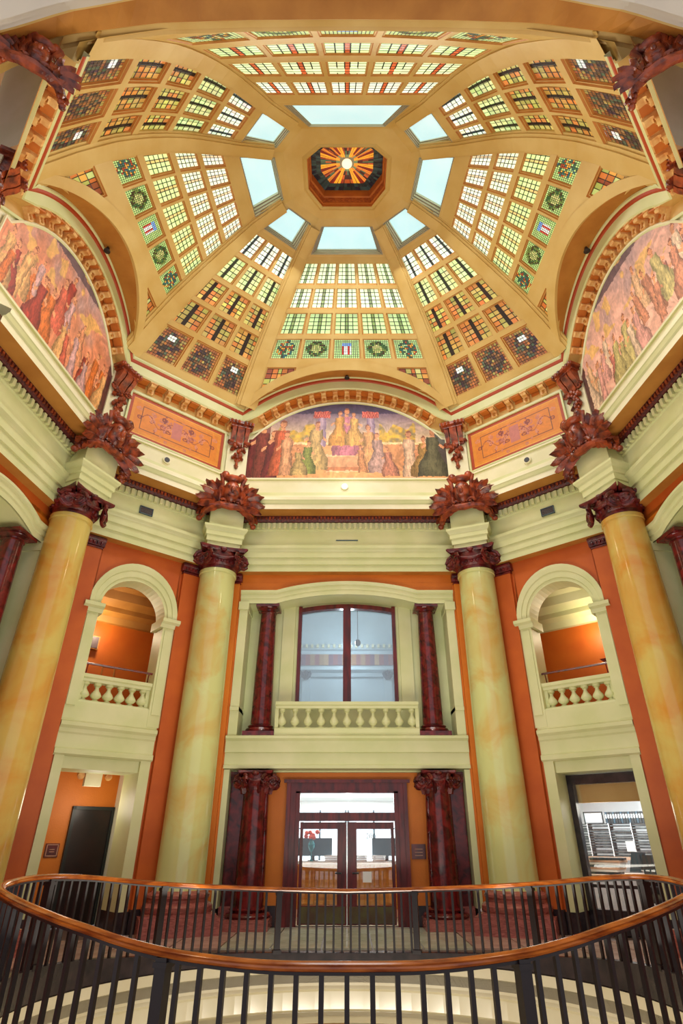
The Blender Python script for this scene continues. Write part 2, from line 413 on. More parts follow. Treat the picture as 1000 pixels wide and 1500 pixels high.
def pane_color(kind, far, row, nr, x, y, col, nc):
    """colour of one piece of glass: x,y in 0..1 inside its panel"""
    cx, cy = x-.5, y-.5; r = math.hypot(cx, cy)
    if kind == 'diag':
        lo = nr-1
        if row == lo:
            if .3 < y < .42+.12 and False: pass
            base = random.choice([lin((150, 92, 50)), lin((128, 78, 48)), lin((140, 120, 64)), lin((120, 72, 40))])
            if r < .38 and (abs(r-.25) < .13 or random.random() < .6): base = random.choice([CDK, lin((56, 40, 48)), lin((96, 66, 44)), lin((60, 48, 42)), lin((130, 90, 56)), lin((70, 80, 60))])
            if abs(cx) < .18 and .12 < -cy < .3+.05 and col != 1: base = lin((214, 220, 210))
            return vary(base, .2)
        base = [CW, lin((190, 204, 140)), random.choice([COL2, lin((176, 166, 90)), lin((176, 112, 56))]), random.choice([lin((170, 104, 50)), lin((150, 134, 70)), lin((166, 124, 62))])][min(row, 3)]
        if abs(cx) < .09: base = [lin((90, 110, 110)), lin((70, 80, 50)), lin((60, 30, 24)), lin((52, 34, 28))][min(row, 3)]
        return vary(base, .22)
    g = [lin((232, 240, 216)), lin((226, 236, 200)), lin((196, 214, 146)), lin((170, 198, 122)), lin((176, 120, 56))] if not far else [lin((214, 234, 190)), lin((214, 230, 192)), lin((172, 200, 140)), lin((160, 190, 128)), lin((150, 150, 70))]
    if kind == 'main' and row == 4: return vary(random.choice([lin((170, 96, 44)), lin((150, 150, 76)), lin((186, 130, 60)), lin((120, 60, 36)), lin((176, 180, 110))]), .15)
    c = g[min(row, 4)] if kind == 'main' else [CW, lin((216, 230, 180)), CLG, lin((196, 214, 150))][min(row, 3)]
    if row == (3 if kind == 'main' else 3):
        if col == 2:
            if abs(cx) < .22 and abs(cy) < .34:
                c = lin((120, 160, 216)) if cy < -.1 else (lin((226, 226, 220)) if int((cx+.5)*14) % 2 else lin((190, 50, 40)))
        elif col in (1, 3):
            if abs(r-.3) < .1: c = random.choice([lin((60, 96, 50)), lin((110, 130, 60)), lin((70, 60, 30))])
            elif r < .2: c = random.choice([lin((190, 190, 120)), lin((150, 160, 90))])
        else:
            if r < .36 or abs(cx) < .12: c = random.choice([lin((60, 100, 70)), lin((160, 70, 40)), lin((70, 80, 60)), lin((50, 100, 100)), lin((210, 150, 60)), c])
        return vary(c, .12)
    if kind == 'near' and abs(cx) < .08: c = lin((190, 90, 50))
    elif kind == 'main' and abs(cx) < .07 and row < 3: c = mixc(c, lin((200, 140, 60)), .55) if not far else mixc(c, lin((90, 110, 50)), .8)
    return vary(c, .12)
dome = MB()
def halfw_rib(a, b, s):  # share of the gore that a rib covers on each side
    return .045
wins = []
win_no = 0
def strip(mbx, a, b, u0, u1, s0, s1, d0=0, d1=0, n=1, m=0):
    for i in range(n):
        sa, sb = lerp(s0, s1, i/n), lerp(s0, s1, (i+1)/n)
        mbx.face([domept(a, b, u0, sa, d0), domept(a, b, u1, sa, d0), domept(a, b, u1, sb, d1), domept(a, b, u0, sb, d1)], m)
def uclip(kind, u):
    """lowest s of the gore at share u: main gores end on the vault over the lunette"""
    if kind == 'main': return None
for gi, (a, b, kind) in enumerate(GORES):
    if kind == 'near': smax = 1.0
    else: smax = 1.0
    C = cols(kind); RW = ROWS['side' if kind == 'main' and gi != 0 else kind]
    win_no += 1
    wroot = thing('window_%d' % win_no, None, None, tuple(domept(a, b, .5, .7)), kind='structure')
    def s_end(u):
        if kind != 'main': return smax
        w = (u-.5)*2
        # follow the arch: height of the arch at that x, solved on the dome
        s = .9
        for _ in range(20): s = ds(archB(max(-1, min(1, w*s))))
        return s
    # surface: fine strips in u so that the lower edge follows the vault
    ue = sorted(set([0, 1]+[x for c in C for x in c]))
    ulist = []
    for i in range(len(ue)-1):
        n = 4 if kind == 'main' else 1
        for k in range(n): ulist.append((lerp(ue[i], ue[i+1], k/n), lerp(ue[i], ue[i+1], (k+1)/n)))
    sl = [.44]+[x for r in RW for x in r]
    fine = []
    for i in range(len(sl)-1): fine.append((sl[i], sl[i+1]))
    fine.append((sl[-1], smax))
    for (u0, u1) in ulist:
        um = (u0+u1)/2; incol = any(c[0] <= um <= c[1] for c in C)
        e0, e1 = s_end(u0), s_end(u1)
        for (s0, s1) in fine:
            sm = (s0+s1)/2; inrow = any(r[0] <= sm <= r[1] for r in RW)
            if incol and inrow: continue
            f0, f1 = min(s1, e0), min(s1, e1)
            if f0 <= s0+1e-4 and f1 <= s0+1e-4: continue
            f0, f1 = max(f0, s0), max(f1, s0)
            nn = 3
            for k in range(nn):
                dome.face([domept(a, b, u0, lerp(s0, f0, k/nn)), domept(a, b, u1, lerp(s0, f1, k/nn)), domept(a, b, u1, lerp(s0, f1, (k+1)/nn)), domept(a, b, u0, lerp(s0, f0, (k+1)/nn))], 0)
    # cells
    for ri, (s0, s1) in enumerate(RW):
        for ci, (u0, u1) in enumerate(C):
            emax = min(s_end(u0), s_end(u1)); partial = emax < s1
            if partial and max(s_end(u0), s_end(u1)) < s0+.02: continue
            if kind == 'main' and ri == 4 and ci not in (0, 4): 
                # solid plaster between the last row and the vault
                for k in range(4):
                    ua, ub = lerp(u0, u1, k/4), lerp(u0, u1, (k+1)/4); ea, eb = s_end(ua), s_end(ub)
                    if ea > s0 or eb > s0: dome.face([domept(a, b, ua, s0), domept(a, b, ub, s0), domept(a, b, ub, max(s0, eb)), domept(a, b, ua, max(s0, ea))], 0)
                continue
            def ce(u, s): return min(s, max(s0+.004, s_end(u)-.006)) if kind == 'main' else s
            K = 8 if partial else 1
            def loop(ins, d):
                du = ins*(u1-u0); dsn = ins*(s1-s0)*1.0
                pts = [(u0+du, s0+dsn), (u1-du, s0+dsn)]
                pts += [(lerp(u1-du, u0+du, k/K), ce(lerp(u1-du, u0+du, k/K), s1-dsn)) for k in range(K+1)]
                return [domept(a, b, uu, ss, d) for uu, ss in pts]
            rd = .25 if kind == 'near' else .55
            L0, L1, L2, L3 = loop(0, 0), loop(.02, .09*rd), loop(.04, .09*rd), loop(.05, .2*rd)
            n = len(L0)
            for A_, B_, m_ in ((L0, L1, 1), (L1, L2, 0), (L2, L3, 1)):
                for k in range(n): j = (k+1) % n; dome.face([A_[k], A_[j], B_[j], B_[k]], m_)
            # glass panel: pieces of coloured glass, each its own facet, and lead cames between
            emb = (ri == (len(RW)-1 if kind == 'diag' else 3))
            if kind == 'diag': nx, ny = (11, 11) if emb else (4, 5)
            else: nx, ny = (13, 11) if emb else (5, 5)
            if kind == 'main' and ri == 4: nx, ny = 7, 4
            ins = .05; g = MB(); ld = MB()
            ub0, ub1 = u0+ins*(u1-u0), u1-ins*(u1-u0); sb0, sb1 = s0+ins*(s1-s0), s1-ins*(s1-s0)
            xs = [k/nx for k in range(nx+1)]
            if not emb and nx >= 4:
                xs = [0, .22, .43, .57, .78, 1]
            nx = len(xs)-1; ys = [k/ny for k in range(ny+1)]
            far = (gi == 0)
            for i in range(nx):
                for j in range(ny):
                    ua, ub = lerp(ub0, ub1, xs[i]), lerp(ub0, ub1, xs[i+1]); sa, sb = lerp(sb0, sb1, ys[j]), lerp(sb0, sb1, ys[j+1])
                    if kind == 'main' and ri == 4:
                        ea, eb = s_end(ua)-.008, s_end(ub)-.008
                        if sa >= max(ea, eb): continue
                        pa, pb = min(sb, max(sa, ea)), min(sb, max(sa, eb))
                    else: pa = pb = sb
                    c = pane_color(kind, far, ri, len(RW), (xs[i]+xs[i+1])/2, (ys[j]+ys[j+1])/2, ci, len(C))
                    dd = .2*rd+random.uniform(0, .004)
                    g.face([domept(a, b, ua, sa, dd), domept(a, b, ub, sa, dd), domept(a, b, ub, pb, dd), domept(a, b, ua, pa, dd)], 0, c)
            lw = .0055 if not emb else .0028
            lw = lw*(1.0 if kind != 'diag' else 1.1)
            def bar(ua, sa, ub, sb, wu, ws):
                ld.face([domept(a, b, ua-wu, sa-ws, .19*rd), domept(a, b, ub+wu, sa-ws, .19*rd), domept(a, b, ub+wu, sb+ws, .19*rd), domept(a, b, ua-wu, sb+ws, .19*rd)])
            if not (kind == 'main' and ri == 4):
                for i in range(1, nx):
                    uu = lerp(ub0, ub1, xs[i]); bar(uu, sb0, uu, sb1, lw*.45 if kind != 'diag' else lw*.5, 0)
                for j in range(1, ny):
                    ss = lerp(sb0, sb1, ys[j]); bar(ub0, ss, ub1, ss, 0, lw*.22)
                if kind == 'diag' and not emb:
                    uu = (ub0+ub1)/2; bar(uu, sb0, uu, sb1, .008, 0)
            go = g.build('glass_panel', M_SGLASS, wroot, recalc=False)
            if kind == 'main' and ri == 4:
                for f_ in list(g.f):
                    q = [Vector(g.v[k]) for k in f_]; cc = (DCEN-q[0]).normalized()*.012
                    for A_, B_ in ((q[0], q[1]), (q[1], q[2])):
                        sd = (B_-A_).cross(cc)
                        if sd.length < 1e-7: continue
                        sd = sd.normalized()*.012; ld.face([A_+cc-sd, B_+cc-sd, B_+cc+sd, A_+cc+sd])
            if ld.f: ld.build('lead_cames', M_LEAD, go, recalc=False)
    # skylight opening: stepped frame and a pane
    m0 = .10 if kind != 'diag' else .14
    ua, ub, sa, sb = m0, 1-m0, (.275 if kind == 'near' else .295), .428
    def sk(ins, d): 
        return [domept(a, b, ua+ins, sa+ins*.16, d), domept(a, b, ub-ins, sa+ins*.16, d), domept(a, b, ub-ins, sb-ins*.16, d), domept(a, b, ua+ins, sb-ins*.16, d)]
    strip(dome, a, b, 0, ua, sa, sb); strip(dome, a, b, ub, 1, sa, sb); strip(dome, a, b, 0, 1, .26, sa); strip(dome, a, b, 0, 1, sb, .44)
    st = MB(); lv = [(0, 0), (0, -.03), (.012, -.03), (.012, .06), (.03, .06), (.03, .16), (.05, .16), (.05, .27), (.07, .27), (.07, .4)]
    if kind == 'near' or gi in (5, 6): lv = [(i_*(.6 if kind == 'near' else 1), d_*(.22 if kind == 'near' else .45)) for i_, d_ in lv]
    LL = [sk(i_*(1.25 if kind == 'diag' else 1), d_) for i_, d_ in lv]
    for k in range(len(LL)-1):
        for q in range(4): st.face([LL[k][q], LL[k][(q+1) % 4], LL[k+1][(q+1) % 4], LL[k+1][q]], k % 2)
    win_no += 1
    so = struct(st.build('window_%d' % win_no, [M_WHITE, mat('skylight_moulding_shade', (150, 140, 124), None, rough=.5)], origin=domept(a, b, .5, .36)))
    pn = MB(); pn.face(sk(lv[-1][0]*(1.25 if kind == 'diag' else 1), lv[-1][1]-.01)); pn.build('pane', M_SKY, so)
struct(dome.build('ceiling', [M_DOME, M_ORG := mat('reveal_orange_plaster', (206, 140, 72), (190, 122, 56), 2, .55)]))
# ribs: stepped mouldings down the joints between gores
mb = MB()
for k in (1, 2, 3, 4, -1, -2, -3, -4):
    a = dk(k)-DC; t = Vector((-a.y, a.x)).normalized()
    prof = [(-.40, .03), (-.40, -.05), (-.34, -.05), (-.34, -.10), (-.24, -.10), (-.24, -.15), (.24, -.15), (.24, -.10), (.34, -.10), (.34, -.05), (.40, -.05), (.40, .03)]
    rows = []
    for i in range(16):
        s = .30+(.99-.30)*i/15; p = domept(k, k, 0, s); o = (p-DCEN).normalized(); sc = .55+.5*(s-.3)/.7 if s > .3 else .55
        if s < .45: sc = .62
        rows.append([p+Vector((t.x, t.y, 0))*x*sc+o*d for x, d in prof])
    mb.loft(rows)
struct(mb.build('trim_11', [M_DOME]))
# vault surface between lunette arch and dome + the cream band on its edge
mb = MB()
for F, a, b in ((FAR, -1, 1), (SL, -3, -2), (SR, 2, 3)):
    A_, B_, C_, E_ = [], [], [], []
    N = 40
    for i in range(N+1):
        w = -1+2*i/N; H = archH(w)
        A_.append(F(F.L/2+w*(F.L/2-.12), H, .38))
        HB = archB(w); s = ds(max(HB, 13.5)); uu = .5+w/2/s; uu = min(max(uu, 0), 1)
        B_.append(domept(a, b, uu, s, .0))
        s2 = ds(min(H+.0, 18)); p = domept(a, b, uu, s, -.10); B2 = p
        C_.append(p+Vector((0, 0, .0)))
        s3 = max(s-.03, .3); u3 = .5+(uu-.5)*1.0
        E_.append(domept(a, b, min(max(.5+(uu-.5)*(1+.02), 0), 1), s3, -.10))
    mb.loft([A_, B_], m=1); mb.loft([B_, C_], m=0); mb.loft([C_, E_], m=0)
    mb.loft([E_, [p+(p-DCEN).normalized()*.12 for p in E_]], m=0)
struct(mb.build('trim_12', [M_DOME, M_BROWN]))
# small sprinkler-like studs on the vault crowns
for F, lb in ((FAR, 'dark sprinkler stud at the crown of the far ochre vault'), (SL, 'dark sprinkler stud on the left ochre vault'), (SR, 'dark sprinkler stud on the right ochre vault')):
    b = MB(); b.blob(F, F.L/2, 15.06, .62, .06, .1, .06); b.blob(F, F.L/2, 14.97, .62, .1, .02, .1)
    tag(b.build('sprinkler_stud', M_IRON), lb, 'sprinkler')
# oculus with stained-glass lantern
LIP = [(.83, 11.5), (1.27, 10.9), (1.27, 9.95), (.81, 9.6), (-.81, 9.6), (-1.27, 9.95), (-1.27, 10.9), (-.83, 11.5)]
def lp(sc, h, zc=10.5): return [V(x*sc, zc+(z-zc)*sc, h) for x, z in LIP]
ringpts = [domept(k, k, 0, .26) for k in (1, 2, 3, 4, -4, -3, -2, -1)]
mb = MB()
mb.loft([[ringpts[i] for i in range(8)], lp(1.12, 18.66), lp(1.06, 18.6), lp(1.0, 18.66)], m=0, closed=True)
mb.loft([lp(1.0, 18.66), lp(1.0, 18.8), lp(.97, 18.8), lp(.97, 18.86)], m=1, closed=True)
mb.loft([lp(.97, 18.86), lp(.97, 19.12)], m=2, closed=True)
mb.loft([lp(.97, 19.12), lp(.93, 19.15), lp(.93, 19.55)], m=1, closed=True)
struct(mb.build('trim_13', [M_DOME, M_COFF, mat('greek_key_band', (150, 70, 34), (196, 110, 50), 16, .5)]))
lan = thing('lantern_ceiling', 'octagonal amber and dark stained glass lantern with sunburst at the top of the dome', 'skylight', (0, 10.5, 19.5+EYE))
g = MB(); cames = MB()
OC = lp(.93, 19.5); cen = V(0, 10.5, 19.5)
for k in range(8):
    A_, B_ = OC[k], OC[(k+1) % 8]
    for i in range(10):
        for (r0, r1) in ((.2, .3), (.3, .44), (.44, .6), (.6, .74), (.74, .87), (.87, 1)):
            p0, p1 = A_.lerp(B_, i/10), A_.lerp(B_, (i+1)/10)
            ray_ = (k+(1 if i >= 5 else 0)) % 8; t = abs((i+.5)/10-(0 if i < 5 else 1))
            if r1 > .8: c = random.choice([lin((30, 34, 30)), lin((40, 50, 44)), lin((24, 22, 26))])
            elif t < .08 and r0 > .29: c = lin((120, 34, 20))
            elif t < .26: c = lin((226, 150, 40)) if k % 2 else lin((206, 120, 40))
            elif r1 <= .31: c = lin((110, 120, 80))
            else: c = random.choice([lin((120, 44, 24)), lin((60, 26, 24)), lin((160, 70, 30)), lin((70, 84, 60))])
            g.face([cen.lerp(p0, r0), cen.lerp(p1, r0), cen.lerp(p1, r1), cen.lerp(p0, r1)], 0, vary(c, .15))
            if i % 2 == 0: cames.face([cen.lerp(p0, r0)+Vector((0, 0, -.01)), cen.lerp(p0, r1)+Vector((0, 0, -.01)), cen.lerp(p0.lerp(p1, .2), r1)+Vector((0, 0, -.01)), cen.lerp(p0.lerp(p1, .2), r0)+Vector((0, 0, -.01))])
g.build('glass_sunburst', M_SGLASS, lan, recalc=False); cames.build('lead_cames', M_LEAD, lan, recalc=False)
b = MB(); b.blob(lambda u, h, d: V(u, 10.5+d, h), 0, 19.42, 0, .17, .09, .17, n=20)
b.build('centre_bowl', mat('glowing_bowl', (250, 232, 190), None, emit=1.2), lan, smooth=True)
# outer shell that keeps the roof dark around the panes
mb = MB()
for a, b_, kd in GORES:
    strip(mb, a, b_, 0, 1, .26, 1.0 if kd == 'diag' else .8, 1.0, 1.0, n=6)
mb.face([V(-4, 7, 20.6), V(4, 7, 20.6), V(4, 14, 20.6), V(-4, 14, 20.6)])
struct(mb.build('ceiling_shell', [M_WHITE]))

mb = MB()
for sx in (-1, 1): mb.face([V(sx*9.4, -1, 8), V(sx*9.4, 17, 8), V(sx*9.4, 17, 22), V(sx*9.4, -1, 22)])
struct(mb.build('wall_outer', [M_BROWN]))
# near arch above the camera
def ncurve(z, pts):
    out = []
    for i in range(61):
        x = -8+16*i/60; ax = abs(x)
        for k in range(len(pts)-1):
            if pts[k][0] <= ax <= pts[k+1][0]:
                t = (ax-pts[k][0])/(pts[k+1][0]-pts[k][0]); t = t*t*(3-2*t)*.3+t*.7; h = lerp(pts[k][1], pts[k+1][1], t); break
        else: h = pts[-1][1]
        out.append(V(x, z, h))
    return out
ia = [(0, 14.25), (1.8, 14.25), (3.6, 14.4), (5.2, 13.75), (5.6, 13.4), (6.2, 12.7), (8, 10)]
ia = [(0, 14.35), (1.8, 14.32), (3.6, 14.2), (5.2, 13.75), (5.6, 13.55), (6.2, 13.0), (8, 10)]
sh = lambda d: [(x, h+d) for x, h in ia]
oa = [(0, 14.0), (2, 13.95), (3.8, 13.65), (5.0, 13.1), (6.1, 12.2), (8, 9.8)]
so_ = lambda d: [(x, h+d) for x, h in oa]
mb = MB()
mb.loft([ncurve(5.12, sh(.5)), ncurve(5.12, sh(0)), ncurve(5.02, sh(0)), ncurve(5.02, sh(-.08)), ncurve(4.9, sh(-.1)), ncurve(4.86, sh(-.2)), ncurve(4.45, so_(.25)), ncurve(4.40, so_(.25)), ncurve(4.38, so_(.1)), ncurve(4.30, so_(.1)), ncurve(4.28, so_(-.05)), ncurve(4.2, so_(-.05)), ncurve(4.15, so_(-.3)), ncurve(3.9, so_(-.3)), ncurve(3.9, so_(2.5))],
        ms=[0, 0, 0, 0, 0, 1, 0, 2, 2, 2, 2, 2, 2, 2])
struct(mb.build('trim_14', [M_DOME, M_BROWN, mat('pale_grey_moulding', (206, 200, 190), None, rough=.5)]))

# ------------------------------------------------------------------ floor, well, lower storey
WX, WZ, WC = 4.3, 3.65, 9.18       # half axes and centre of the opening in the floor
FL = -EYE
RISE = [(-9, 0), (0, 0), (9, .004), (19, .049), (25, .1), (32, .175), (44, .275), (54, .332), (66, .36), (80, .38), (94, .385), (110, .335), (130, .195), (148, .095), (165, .03), (180, 0), (190, 0)]
def rise(t):
    t = abs(t)
    for k in range(1, len(RISE)-2):
        (a, x), (b, y) = RISE[k], RISE[k+1]
        if a <= t <= b:
            f = (t-a)/(b-a); m0 = (y-RISE[k-1][1])/(b-RISE[k-1][0])*(b-a); m1 = (RISE[k+2][1]-x)/(RISE[k+2][0]-a)*(b-a)
            return x*(2*f**3-3*f*f+1)+m0*(f**3-2*f*f+f)+y*(3*f*f-2*f**3)+m1*(f**3-f*f)
    return 0
def wellpt(t, h, off=0):
    r = R_(t); n = Vector((math.sin(r)/WX, -math.cos(r)/WZ)).normalized()
    return V(WX*math.sin(r)+n.x*off, WC-WZ*math.cos(r)+n.y*off, h)
mb = MB(); N = 96
outer = []
for i in range(N):
    t = 360*i/N; r = R_(t); dx, dz = math.sin(r), -math.cos(r)
    k = min((9.6/abs(dx)) if abs(dx) > 1e-6 else 99, ((20.5-WC)/dz) if dz > 1e-6 else ((WC+2)/-dz if dz < -1e-6 else 99))
    outer.append(V(dx*k, WC+dz*k, FL-.03))
inn = [wellpt(360*i/N, FL-.03, .0) for i in range(N)]
mb.loft([outer, inn, [wellpt(360*i/N, FL-.35, 0) for i in range(N)], [Vector((p.x, p.y, p.z-.5)) for p in outer]], closed=True)
floor = struct(mb.build('floor', M_JOINT))
# stone border round the opening, then square floor slabs laid on the bed
mb = MB()
for i in range(N):
    a, b = 360*i/N, 360*(i+1)/N
    ps = [wellpt(a, FL-.03, .12), wellpt(b, FL-.03, .12), wellpt(b, FL-.03, .62), wellpt(a, FL-.03, .62)]
    up = Vector((0, 0, .03)); mb.face([p+up for p in ps]); mb.face([ps[2], ps[3], ps[3]+up, ps[2]+up]); mb.face([ps[0], ps[1], ps[1]+up, ps[0]+up])
mb.build('border', M_FLOOR, floor)
def slab_mesh(m):
    b = MB(); b.box(lambda u, h, d: Vector((u, d, h)), -.485, .485, 0, .03, -.485, .485); o = b.build('slab', m); me = o.data; D_.objects.remove(o); return me
SM = [slab_mesh(M_FLOOR), slab_mesh(M_FLOOR2)]
for ix in range(-9, 10):
    for iz in range(-1, 18):
        x, z = ix*1.0, iz*1.0+.3
        if min(math.hypot((x+sx*.5)/(WX+.62), (z+sz*.5-WC)/(WZ+.62)) for sx in (-1, 1) for sz in (-1, 1)) < 1.0: continue
        if z < 3 or z > 17.2: continue
        # stay inside the walls
        lim = 8.6 if z < 13.6 else lerp(7.6, 4.4, (z-13.6)/2.9)
        if abs(x) > lim: continue
        o = D_.objects.new('slab', SM[1] if abs(x) < 2.3 and z > 12 else SM[0]); COL.objects.link(o); o.parent = floor; o.location = V(x, z, FL-.03)
# face of the opening and the ceiling ring of the storey below
mb = MB()
fp = [(.02, 0), (.06, .0), (.06, -.14), (.0, -.16), (.0, -.34), (.05, -.38), (.0, -.42), (.0, -.66), (-.06, -.70), (-.06, -.76), (.3, -.78)]
mb.loft([[wellpt(360*i/N, FL-.05+h, -d) for i in range(N)] for d, h in fp], closed=True)
struct(mb.build('trim_15', mat('pale_shiny_plaster', (232, 224, 192), (222, 212, 176), 1, .2)))
mb = MB(); mb.face([V(-9, 0, -6.2), V(9, 0, -6.2), V(9, 17, -6.2), V(-9, 17, -6.2)])
struct(mb.build('floor_lower', mat('lower_floor_stone', (200, 190, 160), (170, 140, 110), 1, .3)))
mb = MB()
for i in range(48):
    a, b = R_(360*i/48), R_(360*(i+1)/48)
    mb.face([V(7*math.sin(a), 9.2+6.5*math.cos(a), -6.2), V(7*math.sin(b), 9.2+6.5*math.cos(b), -6.2), V(7*math.sin(b), 9.2+6.5*math.cos(b), -2.6), V(7*math.sin(a), 9.2+6.5*math.cos(a), -2.6)], 0 if i % 4 else 1)
struct(mb.build('wall_lower', [mat('lower_wall_gold', (206, 160, 90), None), M_WHITE]))
point('lower_hall_lamp', V(0, 9.2, -3.6), 260, (1, .93, .8), .3)

# ------------------------------------------------------------------ railing round the opening
rail = thing('balcony_railing', 'oval railing with polished brown handrail and black iron balusters round the floor opening', 'railing', wellpt(0, FL))
RH0 = -.821
mb = MB(); rows = []
hp = [(-.055, -.045), (-.062, -.02), (-.05, .0), (-.058, .02), (-.03, .048), (0, .055), (.03, .048), (.058, .02), (.05, .0), (.062, -.02), (.055, -.045), (.03, -.06), (-.03, -.06)]
NR_ = 160
for i in range(NR_):
    t = 360*i/NR_; tt = t if t <= 180 else t-360
    rows.append([wellpt(t, RH0-.03+rise(tt)+h*.6, d*.72) for d, h in hp])
rows.append(rows[0])
mb.loft(rows, closed=True); mb.build('handrail', M_WOOD, rail, smooth=True)
mb = MB(); rows = []
for i in range(NR_+1):
    t = 360*(i % NR_)/NR_; tt = t if t <= 180 else t-360; r_ = .7*rise(tt)
    rows.append([wellpt(t, h+(r_ if k > 1 else 0), d) for k, (d, h) in enumerate([(.07, FL-.03), (-.07, FL-.03), (-.07, FL+.07), (.07, FL+.07)])])
mb.loft(rows, closed=True); mb.build('kerb', M_BLACK, rail)
mb = MB(); rows = []
for i in range(NR_+1):
    t = 360*(i % NR_)/NR_; tt = t if t <= 180 else t-360
    rows.append([wellpt(t, RH0-.085+rise(tt)+h, d) for d, h in ((-.025, 0), (.025, 0), (.025, .03), (-.025, .03))])
mb.loft(rows, closed=True); mb.build('rail_bar', M_IRON, rail)
b = MB(); b.box(lambda u, h, d: Vector((u, d, h)), -.019, .019, 0, 1, -.019, .019); bo = b.build('baluster', M_IRON); bme = bo.data; D_.objects.remove(bo)
b = MB()
G0 = lambda u, h, d: Vector((u, d, h))
b.box(G0, -.05, .05, .04, 1, -.05, .05); b.box(G0, -.075, .075, 0, .06, -.075, .075); b.box(G0, -.062, .062, .93, .97, -.062, .062)
po = b.build('post', M_IRON); pme = po.data; D_.objects.remove(po)
t = 0.0; ts = []
while t < 360:
    ts.append(t); r = R_(t)
    sp = lerp(.195, .158, (1-math.cos(r))/2); L = math.hypot(WX*math.cos(r), WZ*math.sin(r)); t += math.degrees(sp/L)
ts = [x*360/t for x in ts]
PT = [19, -20, 65, -65, 98, -98, 133, -133, 163, -163]
for t in ts:
    tt = t if t <= 180 else t-360; r_ = rise(tt)
    near_post = min(abs(((tt-p+180) % 360)-180) for p in PT)
    if near_post < 1.2: continue
    h0, h1 = FL+.05+.7*r_, RH0-.06+r_
    o = D_.objects.new('baluster', bme); COL.objects.link(o); o.parent = rail; o.location = wellpt(t, h0)-Vector(rail['o3']); o.scale = (1, 1, h1-h0); o.rotation_euler.z = math.atan2(WZ*math.sin(R_(t)), WX*math.cos(R_(t)))
for tt in PT:
    r_ = rise(tt); h0, h1 = FL+.05+.7*r_, RH0-.06+r_
    o = D_.objects.new('post', pme); COL.objects.link(o); o.parent = rail; o.location = wellpt(tt, h0)-Vector(rail['o3']); o.scale = (1, 1, h1-h0); o.rotation_euler.z = math.atan2(WZ*math.sin(R_(tt)), WX*math.cos(R_(tt)))

# ------------------------------------------------------------------ giant columns with their blocks and cartouches
def volute_capital(mb, F, R, h0, H, m=0):
    """ionic capital with four corner volutes around the axis u=0,d=0 of frame F"""
    S = R*1.32
    top = h0+H
    # concave abacus
    rows = []
    for hh, sc in ((top-.16*H, .96), (top-.10*H, 1.04), (top-.04*H, 1.06), (top, 1.06)):
        pts = []
        for q in range(4):
            a = math.pi/2*q
            for t in (-.94, -.5, 0, .5, .94):
                x, y = t*S, S*(1-.16*(1-t*t)); pts.append(F((x*math.cos(a)-y*math.sin(a))*sc, hh, (x*math.sin(a)+y*math.cos(a))*sc))
        rows.append(pts)
    ids = mb.loft(rows, m, True); mb.idx(ids[0][::-1], m); mb.idx(ids[-1], m)
    # echinus
    rr = []
    for rad, hh in ((R*.98, h0), (R*1.04, h0+.1*H), (R*1.02, h0+.2*H), (R*1.12, h0+.3*H), (R*1.2, h0+.5*H), (R*1.15, h0+.84*H)):
        rr.append([F(rad*math.cos(2*math.pi*i/24), hh, rad*math.sin(2*math.pi*i/24)) for i in range(24)])
    mb.loft(rr, m, True)
    for i in range(24):
        a = 2*math.pi*i/24; G = lambda u, h, d, a=a: F(u*math.cos(a)-(d)*math.sin(a), h, u*math.sin(a)+d*math.cos(a))
        mb.blob(G, 0, h0+.36*H, R*1.12, .05*R/.5, .1*H, .05, m, 6, 4)
    for q in range(4):
        a = math.pi/4+math.pi/2*q
        for sg in (-1, 1):
            b = a+sg*.30
            G = lambda u, h, d, b=b, a=a: F(math.cos(a)*(R*1.36)+(-math.sin(b))*u+math.cos(b)*d, h, math.sin(a)*(R*1.36)+math.cos(b)*u+math.sin(b)*d)
            mb.spiral(G, -sg*.12, h0+.42*H, .0, .36*H, 1.9, .05, sg, math.pi/2, m, dd=.05)
            mb.blob(G, -sg*.12, h0+.42*H, .0, .3*H, .3*H, .05, m, 10, 4)
        # festoon between the volutes
        c = math.pi/2*q
        pts = [F(math.cos(c+t)*R*1.24, h0+.52*H-.18*H*math.cos(t*2.6)+.1*H, math.sin(c+t)*R*1.24) for t in (-.5, -.3, -.1, .1, .3, .5)]
        mb.tube(pts, .05, 6, m)
        G = lambda u, h, d, c=c: F(math.cos(c)*(R*1.3+d)-math.sin(c)*u, h, math.sin(c)*(R*1.3+d)+math.cos(c)*u)
        mb.blob(G, 0, top-.16*H, .0, .1, .12*H, .08, m, 8, 4)
def frame_at(x, z, nx, nz):
    n = Vector((nx, nz)).normalized(); t = Vector((n.y, -n.x))  # u to the right seen from in front
    t = -t
    return lambda u, h, d: V(x+t.x*u+n.x*d, z+t.y*u+n.y*d, h)
CN = {1: Vector((-.36, -.93)), 2: Vector((-.91, -.40)), 3: Vector((-.9, .42))}
CPOS = {1: (3.93, 15.9), 2: (6.98, 12.55), 3: (7.1, 8.3)}
